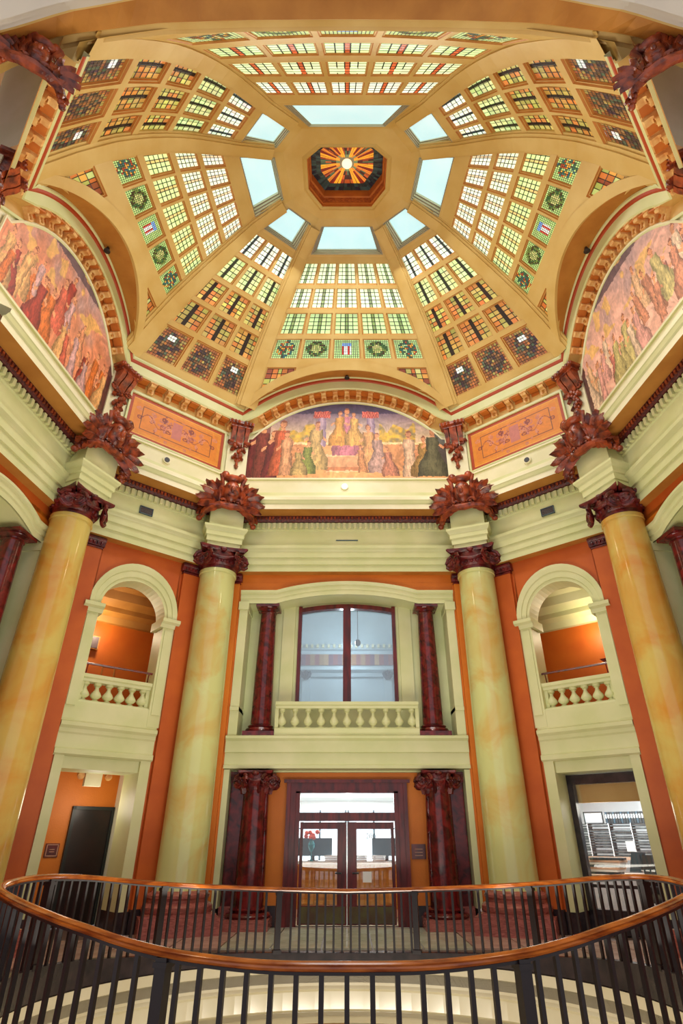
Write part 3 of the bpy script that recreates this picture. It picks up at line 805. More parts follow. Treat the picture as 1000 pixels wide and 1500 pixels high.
def big_column(x, z, n, label, R0=.575, R1=.525):
    F = frame_at(x, z, *n)
    root = thing('marble_column', label, 'column', V(x, z, FL), 'giant columns round the hall')
    b = MB(); b.box(F, -.86, .86, FL, FL+.34, -.86, .86); b.box(F, -.78, .78, FL+.34, FL+.40, -.78, .78); b.build('plinth', M_PINKM, root)
    b = MB(); h = FL+.40+EYE
    b.lathe((x, z, h), [(.78, 0), (.80, .04), (.80, .12), (.74, .17), (.68, .2), (.68, .25), (.72, .29), (.72, .34), (.66, .38), (R0+.03, .42)], 40); b.build('base', M_PINKM, root, smooth=True)
    b = MB(); H0, H1 = FL+.82, 6.98
    pts = [(R0+.02, 0), (R0, .08)]+[(lerp(R0, R1, (i/10)**1.5), .08+(H1-H0-.2)*i/10) for i in range(11)]+[(R1+.03, H1-H0-.1), (R1+.03, H1-H0)]
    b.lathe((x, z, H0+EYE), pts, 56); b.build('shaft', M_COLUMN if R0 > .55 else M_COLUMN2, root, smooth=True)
    b = MB(); volute_capital(b, F, R1, 6.96, .68); b.build('capital', M_CARVE2, root, smooth=True)
    return F
def block(F, name, depth):
    """the entablature breaks forward over a column"""
    b = MB()
    pr = [(.0, 7.64), (.0, 7.82), (.04, 7.83), (.04, 8.0), (.08, 8.02), (.08, 8.16), (.12, 8.2), (.16, 8.28), (.16, 8.34), (.02, 8.4), (.02, 9.15), (.06, 9.18)]
    rows = []
    for d, h in pr:
        w = .5+d; rows.append([F(-w, h, -depth), F(-w, h, .5+d), F(w, h, .5+d), F(w, h, -depth)])
    ids = b.loft(rows, 0); b.idx(ids[0][::-1]); b.idx(ids[-1]); 
    return struct(b.build(name, M_CREAM))
def cartouche(F, label, h0=9.0, sc=1.0, d0=.55, group='carved cartouches over the giant columns'):
    root = thing('cartouche', label, 'ornament', F(0, h0, d0), group)
    G = lambda u, h, d: F(u*sc, h0+h*sc, d0+d*sc)
    b = MB()
    for sg in (-1, 1):
        for i, (a, L, W, c, bd) in enumerate([(80, .78, .2, .42, -.9), (62, .9, .21, .44, -1.1), (44, .95, .2, .42, -1.2), (26, .95, .19, .36, -1.3), (8, .9, .18, .3, -1.3), (-14, .8, .15, .2, -1.2)]):
            a_ = R_(a) if sg > 0 else math.pi-R_(a)
            b.leaf(G, sg*.16, .25-.02*i, .02*i, a_, L, W, c, 0, 6, .06, bd*-sg*-.6)
            b.leaf(G, sg*.2, .2-.02*i, .1, a_+sg*.15, L*.6, W*.8, c*.8, 0, 5, .06, -bd*sg*.8)
    b.build('leaf_fan', M_CARVE, root, smooth=True)
    b = MB()
    b.blob(G, 0, .55, .25, .27, .42, .26, 0, 12, 8); b.blob(G, 0, .98, .34, .32, .13, .2); b.blob(G, 0, .52, .5, .07, .12, .08); b.blob(G, -.12, .66, .44, .06, .05, .05); b.blob(G, .12, .66, .44, .06, .05, .05); b.blob(G, 0, .33, .44, .14, .05, .07)
    for sg in (-1, 1):
        b.tube([G(sg*.3, .1, .2), G(sg*.36, .45, .22), G(sg*.3, .8, .26), G(sg*.36, 1.1, .34)], [.06, .08, .06, .09], 8); b.blob(G, sg*.26, 1.08, .36, .13, .13, .12)
        b.spiral(G, sg*.2, .14, .3, .16, 1.4, .05, sg, 0)
    b.build('mask', M_CARVE, root, smooth=True)
    b = MB()
    b.tube([G(-.82, .02, -.2), G(-.62, .02, .12), G(-.3, .06, .22), G(0, .02, .26), G(.3, .06, .22), G(.62, .02, .12), G(.82, .02, -.2)], [.07, .1, .1, .12, .1, .1, .07], 8)
    for sg in (-1, 1):
        for k in range(4): b.blob(G, sg*(.66+.06*k), -.06-.1*k, .05-.05*k, .1, .09, .1)
        b.leaf(G, sg*.66, .05, .05, math.pi/2*3+sg*.3, .5, .1, .2)
        b.leaf(G, sg*.76, .05, -.1, math.pi/2*3+sg*.5, .4, .1, .2)
    b.build('scroll_base', M_CARVE, root, smooth=True)
    return root
def console(F, label, h1=11.05, sc=1.0, group='garlanded consoles under the ring cornice'):
    root = thing('garland_console', label, 'ornament', F(0, h1-.9, .1), group)
    G = lambda u, h, d: F(u*sc, h1+h*sc, d*sc)
    b = MB(); b.box(G, -.46, .46, .0, .12, 0, .5); b.box(G, -.38, .38, -.1, 0, 0, .42)
    for sg in (-1, 1):
        for k in range(3): b.blob(G, sg*(.12+.13*k), .06, .5, .06, .08, .06, 0, 8, 4)
    pr = [(0, -.1), (.42, -.1), (.46, -.2), (.40, -.34), (.26, -.5), (.18, -.68), (.2, -.76), (0, -.8)]
    for u0, u1 in ((-.32, -.17), (-.13, .13), (.17, .32)):
        a_ = [b.vert(G(u0, y, x)) for x, y in pr]; c_ = [b.vert(G(u1, y, x)) for x, y in pr]
        for i in range(len(pr)): j = (i+1) % len(pr); b.idx((a_[i], a_[j], c_[j], c_[i]))
        b.idx(a_[::-1]); b.idx(c_)
    for sg in (-1, 1): b.spiral(G, sg*.3, -.72, .2, .13, 1.4, .045, sg)
    b.build('bracket', M_CARVE, root, smooth=True)
    b = MB(); rnd = random.Random(3)
    for k in range(26):
        t = k/26; h = -.74-1.0*t; wd = .2*(math.sin(math.pi*min(1, t*1.15+.12))**.6)
        r = .085-.03*t; b.blob(G, rnd.uniform(-wd, wd), h, .14+rnd.uniform(0, .08), r, r*1.1, r, 0, 7, 4)
    b.leaf(G, 0, -1.55, .1, -math.pi/2, .3, .09, .1)
    for sg in (-1, 1): b.leaf(G, sg*.1, -.8, .12, -math.pi/2+sg*.5, .36, .1, .12); b.leaf(G, sg*.06, -1.2, .12, -math.pi/2+sg*.5, .3, .09, .12)
    b.build('garland', M_CARVE, root, smooth=True)
names = {(1, -1): 'tall green and gold marble column left of the glass doors', (1, 1): 'tall green and gold marble column right of the glass doors',
         (2, -1): 'tall green and gold marble column at the left edge before the dark door', (2, 1): 'tall green and gold marble column at the right edge before the office window'}
names2 = {(1, -1): 'dark red carved cartouche with mask over the column left of the glass doors', (1, 1): 'dark red carved cartouche with mask over the column right of the glass doors',
          (2, -1): 'dark red carved cartouche over the leftmost tall column', (2, 1): 'dark red carved cartouche over the rightmost tall column'}
names3 = {(1, -1): 'dark red console with hanging garland at the left end of the far mural', (1, 1): 'dark red console with hanging garland at the right end of the far mural',
          (2, -1): 'dark red console with garland between left mural and left orange panel', (2, 1): 'dark red console with garland between right mural and right orange panel',
          (3, -1): 'dark red console cut by the left edge under the side arch', (3, 1): 'dark red console cut by the right edge under the side arch'}
nb = 16
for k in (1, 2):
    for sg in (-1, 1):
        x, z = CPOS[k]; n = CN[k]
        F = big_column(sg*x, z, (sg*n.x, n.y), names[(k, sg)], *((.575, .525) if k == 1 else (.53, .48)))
        block(F, 'trim_%d' % nb, 1.1); nb += 1
        cartouche(F, names2[(k, sg)], 8.92, 1.0 if k == 1 else .98)
for k in (1, 2, 3):
    for sg in (-1, 1):
        p = pk(k*sg) if k < 3 else Vector((sg*7.75, 6.95)); n = CN[k]; nn = Vector((sg*n.x, n.y)).normalized()
        F = frame_at(p.x+nn.x*.12, p.y+nn.y*.12, nn.x, nn.y)
        b = MB(); b.box(F, -.36, .36, 10.1, 12.9, -.3, .1); struct(b.build('trim_%d' % nb, M_WHITE)); nb += 1
        console(F, names3[(k, sg)], 12.86, .95)
for sg, lb in ((-1, 'large dark carved leaf ornament in the top left corner'), (1, 'large dark carved leaf ornament in the top right corner')):
    F = frame_at(sg*5.8, 5.0, -sg*.55, -.8)
    cartouche(F, lb, 12.15, .72, .0, group='corner carvings by the near arch')

# ------------------------------------------------------------------ murals and painted panels
def vnoise(seed):
    r = random.Random(seed); T = [[r.uniform(-1, 1) for _ in range(64)] for _ in range(64)]
    def f(x, y):
        xi, yi = math.floor(x), math.floor(y); fx, fy = x-xi, y-yi; fx = fx*fx*(3-2*fx); fy = fy*fy*(3-2*fy)
        g = lambda a, b: T[b % 64][a % 64]
        return lerp(lerp(g(xi, yi), g(xi+1, yi), fx), lerp(g(xi, yi+1), g(xi+1, yi+1), fx), fy)
    return f
NZ1, NZ2, NZ3 = vnoise(1), vnoise(2), vnoise(3)
def warp(x, y, k=.012):
    return x+k*NZ1(x*40, y*16)+k*.6*NZ1(x*90, y*40), y+k*2.2*NZ2(x*40, y*16)+k*1.4*NZ2(x*90+9, y*40)
def clampc(c): return lin(tuple(max(0, min(255, v)) for v in c))
def folds(x, y, s=1):
    v = NZ3(x*70*s+6*NZ1(x*12, y*5), y*14*s); return 1.1+.13*v+.06*NZ2(x*160, y*60)
def person(c, x, y, X, Y, h, robe, lean=0, seated=False, skin=(214, 150, 108)):
    """robed figure: head, shoulders, arms and a widening robe; Y is its foot"""
    v = (y-Y)/h
    if v < -.02 or v > 1.02: return c
    cx = X+lean*v*h*.3; w_ = h*.36*.4
    if v > .85:
        q = ((x-cx)/(h*.05))**2+((v-.92)/.075)**2
        if q < 1: return mixc(skin, (120, 60, 44), .75 if v > .95 or q > .75 else .1)
        return c
    if v > .8: wd = h*.035
    elif v > .5: wd = h*.11*(1-1.6*abs(v-.68)**1.3)
    elif seated: wd = h*(.10+.15*min(1, (.5-v)*3.2))
    else: wd = h*(.095+.09*(.5-v))
    u = (x-cx)/wd
    if abs(u) < 1:
        col = skin if (v > .8) else mixc(robe, tuple(q*.55 for q in robe), max(0, abs(u)-.35)*1.1+(.3 if abs(NZ1(x*120, v*9)) > .45 else 0))
        return col
    # an arm
    if .55 < v < .72 and abs(x-cx) < h*.19 and abs((v-.72)+.8*(abs(x-cx)/h)) < .035: return skin
    return c
FARP = [(.045, .02, .75, (110, 40, 40), 0, 0), (.085, .02, .7, (130, 60, 50), 0, 0), (.125, .0, .62, (120, 44, 44), .2, 0), (.165, .05, .7, (196, 96, 60), .2, 0), (.205, .05, .55, (214, 156, 116), 0, 0),
        (.33, .12, .62, (206, 170, 110), .3, 1), (.3, .06, .42, (140, 146, 70), .2, 1), (.27, .05, .34, (190, 160, 104), -.2, 1),
        (.5, .3, .62, (200, 120, 136), 0, 1), (.46, .42, .46, (222, 156, 70), .1, 1), (.54, .42, .44, (226, 170, 90), -.1, 1), (.62, .14, .56, (220, 160, 104), -.2, 1), (.66, .08, .5, (190, 150, 140), -.2, 1), (.71, .04, .36, (200, 130, 104), -.3, 1),
        (.575, .08, .34, (206, 140, 92), -.2, 0), (.805, .03, .58, (220, 180, 150), 0, 0), (.865, .04, .5, (170, 130, 70), .2, 1), (.91, .04, .6, (100, 96, 70), .2, 1)]
def paint_far(x, y):
    x, y = warp(x, y, .0028)
    c = mixc((150, 84, 60), (216, 158, 104), min(1, max(0, 1.1-abs(x-.5)*1.7)))
    if y > .44:
        t = (y-.44)/.5; c = mixc((216, 186, 150), (100, 80, 110), max(0, min(1, t*1.3-.2)))
        if (.13 < x < .34 or .66 < x < .84) and y < .62+.1*NZ1(x*30, 3): c = mixc((224, 176, 60), (150, 130, 90), .5+.7*NZ1(x*60, y*30))
        if y > .84: c = (70, 56, 86)
    if .425 < y < .455: c = (236, 200, 150)
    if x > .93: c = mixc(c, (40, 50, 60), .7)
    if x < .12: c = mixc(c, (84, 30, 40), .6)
    for X in (.375, .62):
        if abs(x-X) < .02 and .4 < y < .84: c = mixc((190, 160, 176), (120, 96, 124), abs(x-X)/.02)
        if abs(x-X) < .042 and .78 < y < .87: c = (176, 66, 62) if (int(x*160)+int(y*30)) % 2 else (206, 110, 90)
    if y < .1: c = (220, 160, 104)
    if .4 < x < .58 and .08 < y < .3: c = (206, 150, 110) if .1 < y < .27 else (226, 184, 140)
    if .4 < x < .6 and .1 < y < .14: c = (190, 120, 80)
    for (X, Y, h, robe, ln, st) in FARP: c = person(c, x*2.1, y, X*2.1, Y, h, robe, ln, st)
    k = folds(x, y); return clampc(tuple(v*k for v in c))
def crowd(pal, n, seed, hmin=.3, hmax=.55):
    r = random.Random(seed); L = []
    for i in range(n):
        X = (i+.5)/n+r.uniform(-.03, .03); row = r.choice((0, 0, .16, .3)); Y = row*math.sin(math.pi*X)+r.uniform(-.02, .05)
        L.append((X, Y, r.uniform(hmin, hmax), r.choice(pal), r.uniform(-.6, .6), r.random() < .45))
    L.sort(key=lambda q: -q[1]); return L
LP_ = crowd([(206, 100, 76), (226, 150, 110), (216, 116, 50), (186, 120, 150), (206, 160, 160), (170, 60, 44), (226, 170, 110)], 26, 4)
RP_ = crowd([(220, 160, 150), (226, 180, 140), (210, 140, 110), (200, 150, 165), (196, 180, 120), (226, 196, 170), (190, 110, 100)], 24, 9)
def paint_side(PP, base, x, y, dark):
    x, y = warp(x, y, .004)
    c = mixc(base, (170, 140, 140), max(0, min(1, y*1.6-.6+.4*NZ1(x*14, y*6))))
    if y > .88: c = (100, 78, 84)
    if y > .5 and NZ2(x*18, y*10) > .4: c = mixc(c, (214, 170, 90), .7)
    for (X, Y, h, robe, ln, st) in PP: c = person(c, x*2.0, y, X*2.0, Y, h, robe, ln, st)
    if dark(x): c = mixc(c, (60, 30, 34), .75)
    k = folds(x, y); return clampc(tuple(v*k for v in c))
def mural(F, name, label, fn, h0=10.83):
    root = thing(name, label, 'mural', F(F.L/2, h0, .1))
    mid = F.L/2; hw = F.L/2-.12; NX, NY = 260, 84; b = MB()
    we = .955
    cols_ = []
    def top(w):
        a = abs(w)
        x_ = w*HC_; H = HA+math.sqrt(max(0, (RA-.94)**2-x_*x_)) if abs(x_) < RA-.94 else 0
        return max(H, 12.55)
    for i in range(NX+1):
        w = -we+2*we*i/NX; t = top(w); cols_.append([F(mid+w*hw, lerp(h0, t, j/NY), .06) for j in range(NY+1)])
    HT = top(0)-h0
    for i in range(NX):
        w = -we+2*we*(i+.5)/NX; t = top(w)-h0
        for j in range(NY):
            x = (i+.5)/NX; y = t*(j+.5)/NY/HT
            b.face([cols_[i][j], cols_[i+1][j], cols_[i+1][j+1], cols_[i][j+1]], 0, fn(x, y))
    b.build('canvas', M_PAINT, root)
    b = MB(); bar = []
    out = [F(mid-we*hw, h0, .06)]+[cols_[i][-1] for i in range(NX+1)]+[F(mid+we*hw, h0, .06)]
    b.tube(out, .035, 6); b.build('frame', M_WHITE, root)
mural(FAR, 'mural', 'arched painting of robed seated figures and columns over the far bay', paint_far)
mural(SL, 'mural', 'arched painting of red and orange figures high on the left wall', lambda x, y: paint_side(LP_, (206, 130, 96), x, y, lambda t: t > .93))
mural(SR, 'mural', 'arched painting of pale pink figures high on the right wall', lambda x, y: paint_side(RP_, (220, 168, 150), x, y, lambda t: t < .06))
rb = random.Random(21)
ARAB = []
for k in range(46):
    x = rb.gauss(0, .16); ARAB.append((abs(x), rb.gauss(.5, .12), rb.uniform(.008, .03), rb.uniform(.02, .06), rb.choice([(150, 64, 44), (190, 110, 90), (206, 130, 100), (130, 50, 36)])))
def paint_panel(x, y):
    c = (216, 126, 20)
    ex, ey = min(x, 1-x)*3.1, min(y, 1-y)*1.25
    e_ = min(ex, ey)
    if e_ < .09: c = (172, 60, 14)
    elif e_ < .105: c = (236, 170, 60)
    elif e_ < .2: c = (220, 138, 26)
    if .27 < ey and abs(ex-.42) < .012 or ex > .42 and abs(ey-.27) < .012: c = (110, 60, 30)
    X = abs(x-.5)
    for (ax, ay, rx, ry, col) in ARAB:
        q = ((X-ax)/rx)**2+((y-ay)/ry)**2
        if .25 < q < 1 or q < .05: c = col
    if abs(y-.5-.12*math.sin(X*26)) < .012 and X < .36: c = (150, 66, 40)
    if X < .05 and .3 < y < .72: c = (190, 110, 100)
    return lin(c)
def panel(F, label):
    root = thing('arabesque_mural', label, 'panel', F(F.L/2, 10.9, .05), 'orange painted panels')
    u0, u1, h0, h1 = .52, F.L-.58, 10.92, 12.5; b = MB(); NX, NY = 130, 56
    g = [[b.vert(F(lerp(u0, u1, i/NX), lerp(h0, h1, j/NY), .045)) for j in range(NY+1)] for i in range(NX+1)]
    for i in range(NX):
        for j in range(NY): b.idx((g[i][j], g[i+1][j], g[i+1][j+1], g[i][j+1]), 0, paint_panel((i+.5)/NX, (j+.5)/NY))
    b.build('canvas', M_PAINT, root)
    b = MB(); w = .06
    for (a, c, e_, f) in ((u0-w, u1+w, h0-w, h0), (u0-w, u1+w, h1, h1+w), (u0-w, u0, h0, h1), (u1, u1+w, h0, h1)): b.box(F, a, c, e_, f, .0, .1)
    b.build('frame', M_CREAM, root)
panel(DL, 'orange painted panel with arabesque under the left diagonal cornice'); panel(DR, 'orange painted panel with arabesque under the right diagonal cornice')

# small fittings on the entablature
for F, u, lb in ((DL, 1.62, 'dark grey rectangular vent grille on the left frieze'), (DR, DR.L-1.62, 'dark grey rectangular vent grille on the right frieze')):
    g = thing('vent_grille', lb, 'vent', F(u, 8.35, .36), 'frieze vents'); b = MB()
    b.box(F, u-.2, u+.2, 8.22, 8.24, .32, .37); b.box(F, u-.2, u+.2, 8.44, 8.46, .32, .37); b.box(F, u-.2, u-.18, 8.22, 8.46, .32, .37); b.box(F, u+.18, u+.2, 8.22, 8.46, .32, .37); b.build('frame', M_MON, g)
    b = MB()
    for k in range(6): b.box(F, u-.18, u+.18, 8.245+.034*k, 8.262+.034*k, .33, .355)
    b.build('slats', mat('vent_grey', (84, 74, 78), None), g)
for F, u, lb in ((DL, 2.0, 'small round dark spotlight on the left white attic band'), (DR, DR.L-2.0, 'small round dark spotlight on the right white attic band'), (FAR, FAR.L/2-.08, 'small bright round spotlight under the far mural')):
    far = F is FAR; g = thing('spotlight', lb, 'spotlight', F(u, 10.4, .3), None); b = MB()
    hh = 10.45; b.tube([F(u, hh, .08), F(u, hh, .16)], .13, 16); b.build('housing', M_WHITE, g)
    b = MB(); b.tube([F(u, hh, .15), F(u, hh, .18)], .085, 16); b.build('lens', mat('lit_lens', (255, 250, 235), None, emit=4) if far else M_IRON, g)
point('mural_spot', FAR(FAR.L/2, 10.7, 1.4), 22, (1, .93, .8), .05)
b = MB(); b.box(FAR, FAR.L/2-.35, FAR.L/2+.35, 8.27, 8.3, .3, .34); tag(b.build('air_slot', M_MON), 'thin dark slot in the middle of the far frieze', 'vent')

# ------------------------------------------------------------------ small turned pieces and repeated builders
def baluster_pts(H):
    return [(.07, 0), (.07, .06), (.045, .08), (.04, .12), (.07, .17), (.105, .27), (.11, .34), (.09, .45), (.05, .6), (.036, .72), (.04, .78), (.06, .8), (.045, .84), (.075, .88), (.075, H)]
def balustrade(F, u0, u1, h0, h1, n, d, label, group=None, fat=1.0):
    root = thing('balustrade', label, 'balustrade', F((u0+u1)/2, h0, d), group)
    b = MB(); b.prof(F, [(d-.15, h0-.16), (d+.15, h0-.16), (d+.17, h0-.04), (d+.12, h0), (d-.12, h0)], u0, u1, closed=True); b.build('bottom_rail', M_CREAM, root)
    b = MB(); b.prof(F, [(d-.13, h1-.17), (d+.12, h1-.17), (d+.14, h1-.11), (d+.19, h1-.08), (d+.19, h1), (d-.17, h1)], u0, u1, closed=True); b.build('top_rail', M_CREAM, root)
    bh = h1-.17-h0; p0 = F(u0, h0, d); b = MB()
    b.lathe((0, 0, 0), [(r*fat, z*bh/1.0 if z < 1 else bh) for r, z in baluster_pts(1.0)], 16)
    o = b.build('baluster', M_CREAM, smooth=True); me = o.data; D_.objects.remove(o)
    for k in range(n):
        u = lerp(u0, u1, (k+.5)/n); o = D_.objects.new('baluster', me); COL.objects.link(o); o.parent = root; o.location = F(u, h0, d)-Vector(root['o3'])
    for u in (u0+.04, u1-.04):
        b = MB(); b.box(F, u-.05, u+.05, h0, h1-.17, d-.08, d+.08); b.build('end_block', M_CREAM, root)
    return root
def red_column(F, u, d, h0, h1, R0, R1, label, group, rich=False):
    p = F(u, h0, d); root = thing('red_marble_column', label, 'column', p, group)
    f2 = lambda a, h, c: F(u+a, h, d+c)
    pl = .22 if rich else .12
    b = MB(); s_ = R0*1.5; b.box(f2, -s_, s_, h0, h0+pl, -s_, s_)
    b.build('plinth', M_PINKM if rich else M_REDM, root)
    b = MB(); b.lathe((p.x, p.y, p.z+pl), [(s_*.95, 0), (s_, .05), (s_*.93, .1), (R0*1.15, .12), (R0*1.25, .17), (R0*1.05, .21)], 32); b.build('base', M_REDM, root, smooth=True)
    H = h1-h0-pl-.21; ch = .46 if rich else .24
    b = MB(); b.lathe((p.x, p.y, p.z+pl+.21), [(R0, 0), (lerp(R0, R1, .3), H*.4), (R1, H-ch)], 36); b.build('shaft', M_REDM, root, smooth=True)
    b = MB(); hc = h1-ch
    if rich:
        volute_capital(b, f2, R1*1.02, hc, ch)
        for i in range(10):
            a = 2*math.pi*i/10; G = lambda x, h, c, a=a: f2(R1*math.cos(a)-(x)*math.sin(a)+c*math.cos(a), h, R1*math.sin(a)+x*math.cos(a)+c*math.sin(a))
            b.leaf(G, 0, hc-.08, 0, math.pi/2, .34, .07, .14)
    else:
        b.lathe((p.x, p.y, p.z+hc-h0), [(R1, 0), (R1*1.12, .02), (R1*1.02, .05), (R1*1.05, .08), (R1*1.35, .13), (R1*1.4, .15)], 32)
        b.box(f2, -R1*1.5, R1*1.5, h1-.09, h1, -R1*1.5, R1*1.5)
    b.build('capital', M_CARVE2 if rich else M_REDM, root, smooth=rich)
    return root
def pilaster(F, u0, u1, d, label, h0=FL, h1=7.2, m=None, group='orange pilasters beside the tall columns'):
    root = thing('pilaster', label, 'pilaster', F((u0+u1)/2, h0, 0), group); m = m or M_ORANGE2
    b = MB(); b.box(F, u0, u1, h0+.45, h1-.32, -.02, d); b.build('shaft', m, root)
    b = MB(); b.box(F, u0-.03, u1+.03, h0, h0+.42, -.02, d+.04); b.box(F, u0-.015, u1+.015, h0+.42, h0+.46, -.02, d+.02); b.build('base', M_BLACK, root)
    b = MB(); b.box(F, u0-.02, u1+.02, h1-.32, h1-.27, -.02, d+.02); b.prof(F, [(-.02, h1-.24), (d+.01, h1-.24), (d+.05, h1-.12), (d+.09, h1-.08), (d+.09, h1-.02), (-.02, h1-.02)], u0-.06, u1+.06, closed=True)
    n = int((u1-u0)/.1)
    for k in range(n): b.blob(F, lerp(u0, u1, (k+.5)/n), h1-.17, d+.05, .035, .06, .035, 0, 6, 4)
    b.build('capital', M_CARVE2, root)
def wallbox(F, parts, name, m):
    b = MB()
    for p in parts: b.box(F, *p)
    return struct(b.build(name, m))
ET = 7.24
# ------------------------------------------------------------------ far bay
F = FAR; c = F.L/2
wallbox(F, [(0, c-3.27, FL, ET, -.25, 0), (c+3.27, F.L, FL, ET, -.25, 0), (c-3.27, c+3.27, 6.9, ET, -.25, 0)], 'wall_far', M_ORANGE)
pilaster(F, .05, c-3.33, .1, 'orange pilaster between the left tall column and the far bay', m=M_ORANGE); pilaster(F, c+3.33, F.L-.05, .1, 'orange pilaster between the far bay and the right tall column', m=M_ORANGE)
# upper stage frame: flat shoulders and a low segmental middle
def topline(x, lift=0):
    a = abs(x)
    if a > 2.15: return 6.56+lift
    t = a/2.15; return 6.56+.30*(1-t*t)**.9*1.0+lift
b = MB(); N = 48
prf = [(0, -.3), (.04, -.3), (.04, -.16), (.07, -.14), (.07, -.02), (.11, 0), (.14, .04), (.14, .1), (0, .12)]
b.loft([[F(c-3.27+6.54*i/N, topline(-3.27+6.54*i/N, dh_), d) for i in range(N+1)] for d, dh_ in prf])
b.loft([[F(c-3.27+6.54*i/N, topline(-3.27+6.54*i/N, .1), .0) for i in range(N+1)], [F(c-3.27+6.54*i/N, 6.95, .012) for i in range(N+1)]], m=1)
b.loft([[F(c-3.27+6.54*i/N, topline(-3.27+6.54*i/N, -.3), .04) for i in range(N+1)], [F(c-3.27+6.54*i/N, topline(-3.27+6.54*i/N, -.3), -.75) for i in range(N+1)]])
struct(b.build('trim_%d' % nb, [M_CREAM, M_ORANGE])); nb += 1
for sg in (-1, 1):
    b = MB(); x0, x1 = (c-3.27, c-3.02) if sg < 0 else (c+3.02, c+3.27)
    b.box(F, x0, x1, 2.4, 6.3, -.7, .05); b.box(F, x0-.0, x1+.0, 3.1, 3.2, -.7, .09); b.box(F, x0-.03, x1+.03, 6.05, 6.3, -.7, .1); struct(b.build('trim_%d' % nb, M_CREAM)); nb += 1
# recessed back wall with the window
wx = 1.52
b = MB()
b.box(F, c-3.1, c-wx, 2.4, 6.7, -.85, -.7); b.box(F, c+wx, c+3.1, 2.4, 6.7, -.85, -.7); b.box(F, c-wx, c+wx, 2.4, 3.3, -.85, -.7)
b.box(F, c-3.1, c-3.0, 3.15, 3.25, -.7, -.6); 
for sg in (-1, 1):
    x0, x1 = sorted((c+sg*1.62, c+sg*2.0)); b.box(F, x0, x1, 3.3, 6.4, -.7, -.62)
b.loft([[F(c-wx+2*wx*i/20, 6.30+.16*(1-(-1+2*i/20)**2), -.7) for i in range(21)], [F(c-wx+2*wx*i/20, 6.95, -.7) for i in range(21)]])
struct(b.build('wall_far_recess', M_CREAM))
wr = thing('window_20', None, None, F(c, 3.3, -.75), kind='structure')
b = MB(); b.box(F, c-wx, c-wx+.11, 3.3, 6.4, -.8, -.62); b.box(F, c+wx-.11, c+wx, 3.3, 6.4, -.8, -.62); b.box(F, c-wx, c+wx, 3.3, 3.4, -.8, -.6)
b.loft([[F(c-wx+2*wx*i/20, 6.30+.16*(1-(-1+2*i/20)**2)+o_, d_) for i in range(21)] for o_, d_ in ((.02, -.8), (.02, -.6), (-.12, -.6), (-.12, -.8))]); b.build('window_frame', M_DWOOD, wr)
b = MB(); b.box(F, c-.12, c+.12, 3.36, 6.42, -.8, -.58); b.build('mullion', M_DWOOD, wr)
for x0, x1 in ((c-wx+.11, c-.12), (c+.12, c+wx-.11)):
    b = MB(); b.box(F, x0, x1, 3.4, 6.36, -.74, -.73); b.build('pane', M_MIRR, wr)
# pale room behind it; its mouldings and frieze shape the hall's reflection
b = MB(); M_PALE = mat('pale_blue_room', (206, 222, 228), (190, 208, 216), 1, .6)
b.box(F, c-2.6, c+2.6, 2.6, 8.2, -4.1, -4.0); b.box(F, c-2.7, c-2.6, 2.6, 8.2, -4.1, -.86); b.box(F, c+2.6, c+2.7, 2.6, 8.2, -4.1, -.86); b.box(F, c-2.6, c+2.6, 8.1, 8.2, -4.1, -.86); b.box(F, c-2.6, c+2.6, 2.6, 2.7, -4.1, -.86)
b.prof(F, [(-4, 5.0), (-3.9, 5.0), (-3.85, 5.12), (-3.7, 5.2), (-3.7, 5.3), (-4, 5.34)], c-2.6, c+2.6)
b.prof(F, [(-4, 5.95), (-3.85, 5.98), (-3.75, 6.1), (-4, 6.15)], c-2.6, c+2.6)
b.loft([[F(c-2.6+5.2*i/20, 7.1+.7*(1-(-1+2*i/20)**2), -3.6) for i in range(21)], [F(c-2.6+5.2*i/20, 7.3+.7*(1-(-1+2*i/20)**2), -3.2) for i in range(21)]])
for sg in (-1, 1): b.box(F, c+sg*1.45-.14, c+sg*1.45+.14, 2.7, 5.0, -4.0, -3.85)
struct(b.build('wall_room_reflection', M_PALE))
b = MB(); 
for k in range(26): b.box(F, c-2.5+.2*k, c-2.42+.2*k, 6.0, 6.12, -3.8, -3.7)
tag(b.build('dentil_row', M_WHITE), 'row of pale dentils built for the reflection in the upper window', 'moulding', kind='stuff')
b = MB(); r5 = random.Random(5)
for k in range(30):
    x = c-2.5+5*k/30; b.face([F(x, 5.42, -3.95), F(x+5/30, 5.42, -3.95), F(x+5/30, 5.82, -3.95), F(x, 5.82, -3.95)], 0, lin(r5.choice([(170, 130, 90), (150, 80, 80), (190, 150, 110), (120, 80, 100), (180, 120, 60)])))
tag(b.build('reflected_frieze', M_PAINT), 'reddish strip for the mural reflected in the upper window', 'mural')
for sg in (-1, 1): 
    G = lambda u, h, d, sg=sg: F(c+sg*1.45+u, h, -3.8+d)
    b = MB(); b.leaf(G, 0, 4.9, 0, math.pi/2, .3, .1, .1); b.leaf(G, 0, 4.9, 0, math.pi/2+.6, .3, .1, .1); b.leaf(G, 0, 4.9, 0, math.pi/2-.6, .3, .1, .1)
    tag(b.build('carved_leaves', M_MON), 'small grey leaf ornament of the reflection behind the %s pane of the upper window' % ('left' if sg < 0 else 'right'), 'ornament')
